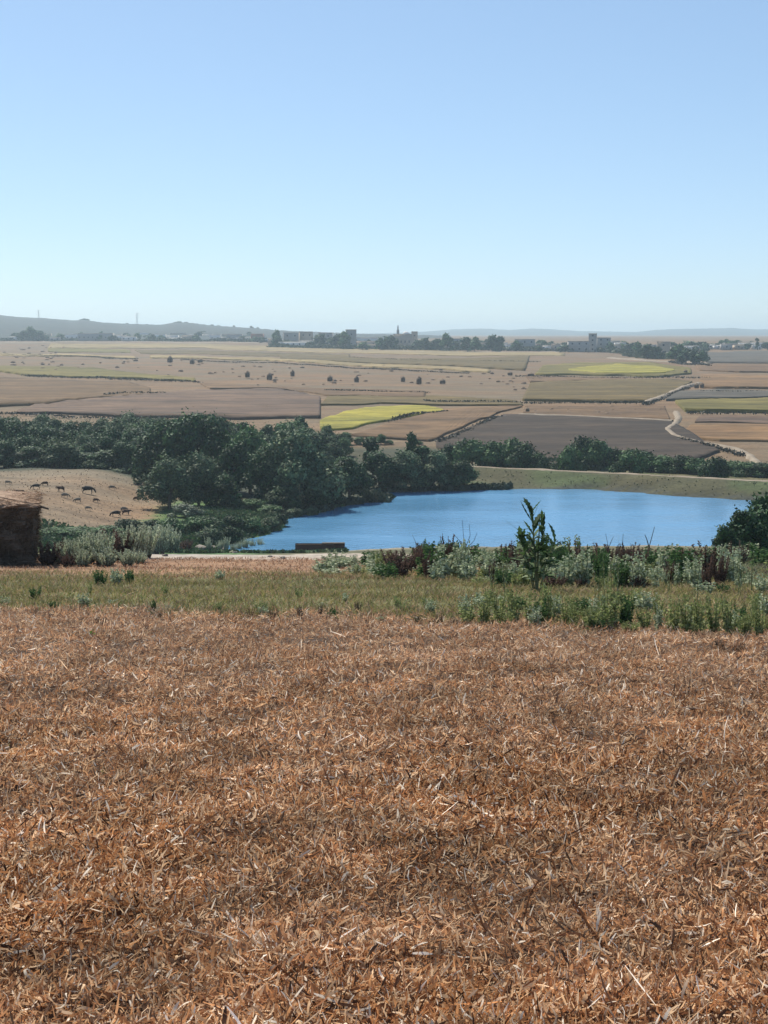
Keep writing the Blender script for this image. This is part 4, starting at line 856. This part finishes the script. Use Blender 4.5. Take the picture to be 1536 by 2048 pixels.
# the tall thistle: stems, big leaves one by one
def leaf_me(L, W, col, seed, curve=-.35, lobes=5):
    r = np.random.default_rng(seed); V_, F_ = [], []; n_ = 9
    for i in range(n_ + 1):
        t = i / n_; w_ = W / 2 * math.sin(math.pi * min(1, t * .93 + .05)) ** .7 * (1 + (.35 if i % 2 else -.3) * (lobes > 0)); z = curve * L * t * t + .25 * L * t
        V_ += [(t * L, -w_, z + .15 * w_), (t * L, 0, z), (t * L, w_, z + .15 * w_)]
    for i in range(n_): F_ += [(i * 3, i * 3 + 1, i * 3 + 4, i * 3 + 3), (i * 3 + 1, i * 3 + 2, i * 3 + 5, i * 3 + 4)]
    return mesh('leaf', np.array(V_), F_, M_grass, np.tile(col, (len(V_), 1)) * r.uniform(.8, 1.2, (len(V_), 1)))
LV = [leaf_me(.40, .09, (.05, .10, .04), 1), leaf_me(.32, .09, (.08, .14, .05), 2, -.1), leaf_me(.28, .09, (.18, .23, .12), 3, -.6), leaf_me(.44, .06, (.035, .07, .03), 4, .15)]
p = hit(1073, 1186); sD = p.y / F; H = (1186 - 1008) * sD * 1.0
root = obj('tall_thistle', None, None, (p.x, p.y, p.z)); tag(root, 'tallest thistle on the bank, dark leafy head against the blue lake', 'thistle')
for k, (tx, f) in enumerate([(-.12, 1.0), (.05, .86)]):
    V1 = tube([(0.02 * k, 0, -.05), (tx * .3, 0, H * f * .4), (tx, 0, H * f)], [.026, .02, .008], 7, (.22, .23, .12)); obj('stem', mesh('stem', *V1[:2], M_grass, V1[2], smooth=True), root)
for (x0, x1, f1, nlv, lo_) in [(0, -.12, 1.0, 44, .38), (.04, .10, .84, 26, .35), (-.05, -.34, .64, 20, .3), (.05, .36, .60, 20, .3), (0, .18, .50, 14, .3), (-.02, -.22, .46, 14, .3)]:
    if f1 < .8:
        V1 = tube([(x0, .03, -.03), (lerp(x0, x1, .4), .05, H * f1 * .5), (x1, .0, H * f1)], [.016, .012, .005], 6, (.22, .23, .12)); obj('stem', mesh('stem', *V1[:2], M_grass, V1[2], smooth=True), root)
    for i in range(nlv):
        f = lo_ + (1 - lo_) * (i / (nlv - 1)); l = LV[random.choice([0, 0, 1, 3]) if f * f1 > .55 else random.choice([0, 1, 1, 2])]
        o = obj('leaf', l, root, (lerp(x0, x1, f), random.uniform(-.03, .03), H * f * f1 * .97)); o.rotation_euler = (random.uniform(-.4, .4), random.uniform(-1.4, -.5) if f > .8 else random.uniform(-1.0, .2), random.uniform(0, 6.28))
        k_ = random.uniform(.55, 1.25) * (.85 if f > .8 else 1.0); o.scale = (k_, k_ * random.uniform(.8, 1.3), k_)
for (dx, z0, ln, ang) in [(-.05, .60, 1.45, 2.55), (-.04, .47, 1.1, 2.45), (.0, .50, .8, .8)]:
    o = obj('leaf', LV[3], root, (dx, -.05, H * z0)); o.rotation_euler = (0, -abs(math.sin(ang)) * .75, 0 if math.cos(ang) > 0 else math.pi); o.scale = (ln * 1.3, .8, 1)
place_weed(W_dk[0], 'bank_weed', 1055, 1150, 90, 74, 'dense dark green leaves round the foot of the tall thistle', 'foot of the tall thistle')
place_weed(W_dk[1], 'bank_weed', 1085, 1146, 84, 64, 'dense dark green leaves round the foot of the tall thistle', 'foot of the tall thistle')
place_weed(W_yel[1], 'bank_weed', 1140, 1140, 74, 60, 'bright green arching broad-leaved plant right of the tall thistle', 'plant right of the thistle')
# bare twigs against the water
M_twig = plain_mat('dark_twig', (.02, .02, .02), (.05, .04, .035), 9)
def twig(px, py, pts, label, name='bare_twig', rad=.012, group='bare twigs against the water'):
    p = hit(px, py); sD = p.y / F
    root = obj(name, None, None, (p.x, p.y, p.z)); tag(root, label, 'twig', group)
    for q in pts:
        V1 = tube([((a_ - px) * sD, random.uniform(-.03, .03), (py - b_) * sD * 1.0) for a_, b_ in q], np.linspace(rad, rad * .45, len(q)), 5); obj('branch', mesh('branch', *V1[:2], M_twig, smooth=True), root)
twig(930, 1130, [[(930, 1130), (928, 1090), (924, 1038)], [(929, 1100), (940, 1070), (938, 1046)], [(930, 1104), (918, 1080), (906, 1066)], [(930, 1100), (948, 1080), (954, 1064)]], 'bare forked twig standing against the water left of the thistle')
twig(1300, 1130, [[(1298, 1130), (1298, 1090), (1308, 1052)], [(1298, 1096), (1292, 1076), (1288, 1068)]], 'dark V-shaped twig against the water right of the thistle', rad=.02)
twig(840, 1120, [[(840, 1120), (834, 1090), (824, 1068)], [(836, 1100), (846, 1084), (852, 1074)]], 'short bare twig at the left end of the brown weeds')
twig(1244, 1130, [[(1244, 1130), (1244, 1090), (1245, 1066)]], 'single upright dark stalk left of the V-shaped twig')
twig(1214, 1130, [[(1214, 1130), (1216, 1092), (1210, 1066)], [(1215, 1100), (1222, 1080), (1226, 1072)]], 'small forked stalk at the lake edge right of the bright green plant')
twig(865, 1130, [[(865, 1130), (872, 1095), (868, 1080)], [(868, 1110), (880, 1090), (892, 1082)]], 'low curved bare twig over the brown weeds')

# ------------------------------------------------------------------ grass of the verge and the banks (uncountable)
def scatter(name, label, n_, region, hrange, wrange, cols, mat, dens_fn=None, lean=.35, bendz=-.25, tip=.12, var=.25):
    x0, y0, x1, y1 = region; k = int(n_ * 2.2); 
    y = rng.uniform(y0, y1, k); x = rng.uniform(-1, 1, k) * (.275 * y + 1.5)
    m_ = (x > x0) & (x < x1)
    if dens_fn is not None: m_ &= rng.random(k) < dens_fn(x, y)
    x, y = x[m_][:n_], y[m_][:n_]; q = len(x); z = T(x, y)
    d = np.stack([rng.normal(0, lean, q), rng.normal(0, lean, q), np.ones(q)], -1)
    c = palette(q, cols, var)
    V_, F_, C_ = blades(np.stack([x, y, z - .01], -1), d, rng.uniform(*hrange, q), rng.uniform(*wrange, q), np.stack([rng.normal(0, .4, q), rng.normal(0, .4, q), np.full(q, bendz)], -1), c, tip)
    o = obj(name, mesh(name, V_, F_, mat, C_)); tag(o, label, None, None, 'stuff'); return o
scatter('verge_grass', 'mixed green and dry grass of the verge beyond the stubble', 62000, (-99, 18, 99, 42), (.08, .26), (.008, .02), [(.25, .23, .085), (.30, .26, .11), (.20, .20, .07), (.36, .26, .15), (.16, .17, .06), (.34, .23, .14)], M_grass,
        lambda x, y: np.clip(ss(-1.6, 1.6, y - edge_y(x) + .8 * nF(x, y)) * (.75 + .25 * nB(x * 3, y)) * (1 - .6 * ss(34, 42, y) * ss(4, -2, x)), 0, 1))
scatter('dry_grass', 'rusty dry grass before the pale track', 16000, (-99, 36, 8, 55), (.05, .18), (.012, .028), [(.34, .18, .10), (.42, .26, .16), (.25, .13, .08), (.46, .34, .24)], M_grass, lambda x, y: .5 + .5 * nB(x, y))
scatter('scrub_grass', 'low mixed growth under the weeds of the right bank', 22000, (3, 36, 99, 62), (.12, .4), (.015, .035), [(.16, .19, .09), (.21, .22, .11), (.14, .10, .075), (.28, .29, .18)], M_grass)

# pasture tufts, marsh reeds, bank grass at lake distance
def far_cards(name, label, n_, gen, size, cols, flat=.5):
    x, y = gen(n_); z = T(x, y); m_ = z > .02; x, y, z = x[m_], y[m_], z[m_]; q = len(x)
    nn = rng.normal(size=(q, 3)); nn[:, 2] *= flat
    s = rng.uniform(*size, q); V_, F_, C_ = cards(np.stack([x, y, z + s * .35], -1), nn, s, palette(q, cols, .25)); 
    o = obj(name, mesh(name, V_, F_, M_leaf, C_)); tag(o, label, None, None, 'stuff')
def genbox(x0, x1, y0, y1, fn):
    def g_(n_):
        x = rng.uniform(x0, x1, n_ * 4); y = rng.uniform(y0, y1, n_ * 4); k = fn(x, y) > rng.random(n_ * 4); return x[k][:n_], y[k][:n_]
    return g_
far_cards('marsh_grass', 'green marsh growth round the left end of the lake', 26000, genbox(-50, -4, 156, 212, lambda x, y: np.maximum(ss(176, 169, y + (x + 35) * -.28) * (x < -10), (x > -29.5) * (poly_sd(LAKE, x, y) < 12)) * (poly_sd(LAKE, x, y) > 0)), (.2, .5), [(.06, .12, .04), (.08, .14, .05), (.05, .09, .04), (.12, .14, .07)])
far_cards('bank_grass', 'rough olive grass on the lake side of the dam', 1200, genbox(8, 75, 212, 262, lambda x, y: (line_d(DAM, x, y) > 1.9) * (line_d(DAM, x, y) < 13) * (poly_sd(LAKE, x, y) > .5) * 1.0), (.10, .25), [(.11, .125, .06), (.10, .12, .055), (.13, .13, .07), (.095, .115, .05)])
far_cards('pasture_grass', 'sparse dry tufts on the tan pasture', 2200, genbox(-60, -28, 158, 234, lambda x, y: np.ones_like(x)), (.06, .16), [(.19, .14, .09), (.14, .10, .07), (.21, .16, .10)])
far_cards('shore_reeds', 'dark reeds along the shaded shore', 5000, genbox(-14, 20, 195, 240, lambda x, y: (poly_sd(LAKE, x, y) > -.8) * (poly_sd(LAKE, x, y) < 2.5) * 1.0), (.4, 1.0), [(.035, .05, .03), (.05, .07, .04)])
far_cards('field_scrub', 'green scrub between the bushes and the ploughed field', 6000, genbox(20, 85, 255, 290, lambda x, y: (line_d(DAM, x, y) > 4) * ss(36, 14, line_d(DAM, x, y))), (.4, .9), [(.045, .08, .035), (.06, .09, .04), (.04, .06, .035)])

# ------------------------------------------------------------------ the stubble field
def curls(base, dirv, length, width, ang, col):
    n_ = len(base); d = dirv / np.linalg.norm(dirv, axis=1)[:, None]
    nn = np.cross(d, rng.normal(size=(n_, 3))); nn /= np.linalg.norm(nn, axis=1)[:, None] + 1e-9; sv = np.cross(d, nn)
    sv = sv * .8 + rng.normal(0, .25, (n_, 3)); th = np.where(np.abs(ang) < .05, .05, ang)[:, None]; L = length[:, None]; W = width[:, None] * .5; P = []
    for t, wv in ((0, .6), (.34, 1), (.67, 1), (1, .45)):
        c = base + L / th * (np.sin(th * t) * d + (1 - np.cos(th * t)) * nn); P += [c - sv * W * wv, c + sv * W * wv]
    V = np.stack(P, 1).reshape(-1, 3); i = np.arange(n_)[:, None] * 8
    return V, np.concatenate([i + np.array([[2 * k, 2 * k + 1, 2 * k + 3, 2 * k + 2]]) for k in range(3)], 0), np.repeat(col, 8, 0)
def straw_pal(q, x, y):
    cols = np.array([(.43, .215, .095), (.33, .15, .065), (.54, .35, .20), (.22, .095, .045), (.66, .48, .31), (.06, .03, .02), (.82, .74, .62), (.42, .31, .22)])
    pr = np.array([.20, .16, .17, .11, .12, .15, .06, .03]); i = rng.choice(len(cols), q, p=pr / pr.sum())
    c = cols[i] * rng.uniform(.75, 1.3, (q, 1)); fy = (.20 * ss(7, 19, y))[:, None]; c = c * (1 - fy) + np.array([.62, .44, .32]) * fy * rng.uniform(.6, 1.2, (q, 1)); pn = np.clip(.5 + .5 * nF(x * .9, y * .9), 0, 1)[:, None]
    grey = np.array([.46, .35, .26]); return 1.12 * (c * (1 - .16 * pn) + grey * pn * .16 * rng.uniform(.5, 1.1, (q, 1)))
nG = sines(77, 1.7)
def straw_layer(name, label, n_, yr, hl, wd, up, col_scale=1.0, standing=False):
    u = rng.random(n_ * 2); y = yr[0] * (yr[1] / yr[0]) ** u; x = rng.uniform(-1, 1, n_ * 2) * (.285 * y + .7)
    keep = (y < edge_y(x) + rng.normal(0, .5, len(x)) + .3) & (rng.random(n_ * 2) < np.clip(.64 + .22 * nF(x * 1.3, y * 1.3) + .12 * nG(x * 3, y * 3), .42, 1)); x, y = x[keep][:n_], y[keep][:n_]; q = len(x)
    gro = (y / 5) ** .28
    if standing: d = np.stack([rng.normal(0, .45, q), rng.normal(0, .45, q), rng.uniform(.5, 1, q)], -1)
    else: d = np.stack([rng.normal(0, 1, q), rng.normal(0, 1, q), rng.normal(up, .28, q)], -1)
    L = rng.uniform(*hl, q) * gro; W = rng.uniform(*wd, q) * gro
    z = T(x, y) + (0 if standing else rng.uniform(0, .045, q)) + .03 * np.clip(nG(x * 2.2, y * 2.2) + .6 * nA(x * 2, y * 2), 0, 2)
    bend = rng.normal(0, .75, (q, 3)); bend[:, 2] -= .1
    V_, F_, C_ = curls(np.stack([x, y, z], -1), d, L, W, rng.normal(0, .5 if col_scale > 1.2 else .9 if standing else 1.5, q), straw_pal(q, x, y) * col_scale)
    o = obj(name, mesh(name, V_, F_, M_straw, C_)); tag(o, label, None, None, 'stuff'); return o
straw_layer('straw_litter', 'reddish brown broken straw covering the near field', 215000, (3.6, 25), (.03, .085), (.005, .0105), .20)
straw_layer('stubble', 'short cut stubble stems standing among the straw', 95000, (3.6, 25), (.03, .095), (.0035, .007), .8, 1.0, True)
straw_layer('pale_straw', 'scattered longer pale straws on the near field', 1500, (3.6, 23), (.08, .18), (.004, .008), .15, 1.5)
# dark clods and gaps
CL = [rock_me(i + 40) for i in range(3)]
M_clod = plain_mat('soil_clod', (.05, .035, .028), (.10, .07, .05), 8, bump=.02)
for m_ in CL: m_.materials.clear(); m_.materials.append(M_clod)
for i, (px, py, wd) in enumerate([(430, 1520, 60), (470, 1440, 50), (490, 1640, 70), (130, 1690, 60), (90, 1780, 50), (900, 1460, 90), (960, 1470, 70), (700, 1365, 60), (740, 1375, 40), (860, 1780, 50), (1480, 1925, 90), (1300, 1770, 50), (420, 1430, 40), (1420, 1730, 60), (30, 1580, 60), (1290, 1830, 40), (690, 1700, 30), (1060, 1780, 40), (230, 2010, 40), (520, 1520, 40)]):
    p = hit(px, py); s_ = wd / F * p.y / 2.4; o = obj('soil_clod', CL[i % 3], None, (p.x, p.y, p.z + .01), i * 1.7, (s_, s_ * .7, s_ * .35)); tag(o, 'dark soil clod between the straw of the near field', 'clod', 'soil clods among the straw')
# dark bent stalks lying in the foreground
def stalk(pts, rad, col, label, cat='stalk', group=None, lift=.03):
    P = [hit(*q) for q in pts]; o3 = P[0]
    V1 = tube([(q.x - o3.x, q.y - o3.y, q.z - o3.z + lift + (.05 if 0 < i < len(P) - 1 else 0)) for i, q in enumerate(P)], np.linspace(rad, rad * .5, len(P)), 6, col)
    o = obj('dry_stalk', mesh('dry_stalk', *V1[:2], M_straw, V1[2], smooth=True), None, tuple(o3)); tag(o, label, cat, group)
DK = (.09, .04, .022); PL = (.62, .52, .42)
for pts, rad, col, lab in [
    ([(1000, 1905), (965, 1895), (950, 1850), (930, 1810), (900, 1778)], .0045, DK, 'dark bent stalk curving up to the left in the foreground'),
    ([(1215, 1925), (1180, 1900), (1150, 1850), (1115, 1790), (1100, 1745), (1125, 1700)], .0055, DK, 'longest dark stalk lying steeply in the right foreground'),
    ([(1040, 1885), (1060, 1830), (1085, 1790), (1110, 1765)], .004, DK, 'dark reddish stalk leaning right beside the longest one'),
    ([(1160, 1810), (1140, 1760), (1122, 1700)], .006, (.04, .025, .018), 'thick black-brown stalk piece above the longest one'),
    ([(1170, 1660), (1145, 1600), (1110, 1545)], .004, DK, 'thin dark stalk in the middle right field'),
    ([(1510, 1880), (1495, 1845), (1460, 1820), (1430, 1795)], .005, DK, 'dark stalk near the right edge of the foreground'),
    ([(1240, 1900), (1300, 1888), (1350, 1895)], .004, DK, 'flat lying dark stalk in the right foreground'),
    ([(640, 2048), (590, 2010), (540, 1970), (510, 1955)], .004, DK, 'long thin dark stalk at the bottom of the field'),
    ([(1162, 1695), (1150, 1660), (1138, 1635)], .006, PL, 'short pale straw pointing up beside the dark stalks'),
    ([(1165, 1700), (1190, 1680)], .004, PL, 'short pale straw crossing the pointing one'),
    ([(1290, 1680), (1370, 1640), (1390, 1665)], .003, (.4, .3, .22), 'pale bent straw in the middle right field'),
    ([(1262, 2048), (1275, 2010), (1285, 1985)], .006, PL, 'pale upright straw at the bottom edge'),
    ([(1400, 1975), (1460, 1955)], .005, PL, 'pale lying straw in the lower right field'),
    ([(150, 1640), (180, 1622)], .005, PL, 'pale lying straw in the left field'),
    ([(640, 1872), (680, 1866)], .004, PL, 'pale short straw in the lower middle field'),
    ([(470, 1905), (370, 1900), (330, 1912)], .003, PL, 'long pale straw lying in the lower left field')]:
    stalk(pts, rad, col, lab)
# a few green sprouts
W_spr = weed_mesh(.1, .07, 4, 6, .02, .05, [(.16, .26, .05), (.22, .34, .08)], 130)
for i, (px, py) in enumerate([(20, 1495), (70, 1535), (182, 1268), (430, 1730), (205, 1548), (268, 1722), (228, 1905), (60, 1850)]):
    place_weed(W_spr, 'green_sprout', px, py + 6, random.uniform(14, 22), random.uniform(18, 30), 'tiny green sprout growing in the left part of the stubble', 'green sprouts in the stubble', 'sprout')

# ------------------------------------------------------------------ haze
mh = bpy.data.materials.new('haze'); mh.use_nodes = True; n = mh.node_tree; n.nodes.clear()
o_ = n.nodes.new('ShaderNodeOutputMaterial'); pv = n.nodes.new('ShaderNodeVolumePrincipled'); n.links.new(pv.outputs[0], o_.inputs['Volume'])
pv.inputs['Color'].default_value = (.70, .88, 1.0, 1); pv.inputs['Density'].default_value = .00018; pv.inputs['Anisotropy'].default_value = 0.3
V = np.array([(x, y, z) for z in (-2.6, 74) for y in (-80, 8700) for x in (-5200, 5200)]); Fc = [(0, 2, 3, 1), (4, 5, 7, 6), (0, 1, 5, 4), (2, 6, 7, 3), (0, 4, 6, 2), (1, 3, 7, 5)]
hz = obj('haze', mesh('haze', V, Fc, mh)); tag(hz, 'thin blue summer haze over the plain', None, None, 'stuff')

# ------------------------------------------------------------------ wording: tell look-alikes apart by what is near them, then by order
ORD = ['first', 'second', 'third', 'fourth', 'fifth', 'sixth', 'seventh', 'eighth', 'ninth', 'tenth', 'eleventh', 'twelfth', 'thirteenth', 'fourteenth', 'fifteenth', 'sixteenth', 'seventeenth', 'eighteenth', 'nineteenth', 'twentieth', 'twenty-first', 'twenty-second', 'twenty-third', 'twenty-fourth', 'twenty-fifth', 'twenty-sixth', 'twenty-seventh']
def screen_x(o):
    q = o.location; return 768 + F * q.x / (q.y * cp - (q.z - CAMZ) * sp)
MARKS = {'small houses of the village belt': [(300, 'left of the ridge bump'), (560, 'before the long hill end'), (720, 'around the tall block'), (900, 'around the mosque'), (1100, 'before the far blue ridge'), (1260, 'around the stepped building'), (9999, 'at right end')],
 'trees of the wood behind the lake': [(150, 'over the left end of the pasture'), (290, 'above the black cow'), (440, 'by the tallest tree'), (560, 'left of round-headed shore tree'), (680, 'behind round-headed shore tree'), (780, 'above the grassy spit'), (9999, 'near the dam end')],
 'weeds at the back of the bank': [(830, 'left of the forked twig'), (1000, 'around the forked twig'), (1130, 'behind the tall thistle'), (1310, 'before the V-shaped twig'), (9999, 'left of the dark near tree')],
 'weeds along the front of the bank': [(780, 'right of the trough'), (900, 'below the low curved twig'), (1000, 'below the forked twig'), (1130, 'by the tall thistle'), (1310, 'below the V-shaped twig'), (1430, 'right of the V-shaped twig'), (9999, 'below the dark near tree')],
 'small weeds scattered in the verge': [(150, 'below the straw stack'), (400, 'below the pale shrubs'), (700, 'below the trough'), (940, 'right of the trough'), (1130, 'below the tall thistle'), (1300, 'below the V-shaped twig'), (9999, 'below the dark near tree')],
 'low trees of the village belt': [(300, 'left of the ridge bump'), (560, 'before the long hill end'), (720, 'around the tall block'), (900, 'around the mosque'), (1100, 'before the far blue ridge'), (1260, 'around the stepped building'), (9999, 'at the right end')],
 'village trees': [(300, ''), (720, 'by the tall block'), (900, 'by the mosque'), (1050, 'right of the mosque'), (1240, 'by the stepped building'), (1420, ''), (9999, 'at the right end')]}
lab = {}
for o in S.objects:
    if 'category' in o and 'group' in o:
        if o['group'] in MARKS and ('village' in o['group'] or len(o['label'].split()) < 12):
            for lim, t_ in MARKS[o['group']]:
                if screen_x(o) < lim:
                    if t_: o['label'] = o['label'] + ', ' + t_
                    break
        lab.setdefault((o['group'], o['label']), []).append(o)
for (gname, l_), os_ in lab.items():
    if 1 < len(os_) <= 27 and not gname.startswith('straw heaps'):
        os_.sort(key=screen_x)
        for i, o in enumerate(os_):
            o['label'] = (('leftmost ' if i == 0 else 'rightmost ' if i == len(os_) - 1 else ORD[i] + ' ') + l_) if len(os_) < 4 or i in (0, len(os_) - 1) else ORD[i] + ' from left, ' + l_
            wds = o['label'].replace(' at the bank back', ' at bank back').replace(' in the village belt', ' in village belt').split()
            wds = [q for q in wds]
            while len(wds) > 16 and 'the' in wds: wds.remove('the')
            o['label'] = ' '.join(wds)

for o in S.objects:
    if 'label' in o:
        wds = o['label'].split()
        while len(wds) > 16 and 'the' in wds: wds.remove('the')
        if len(wds) > 16: print('LONG', o.name, o['label'])
        o['label'] = ' '.join(wds)
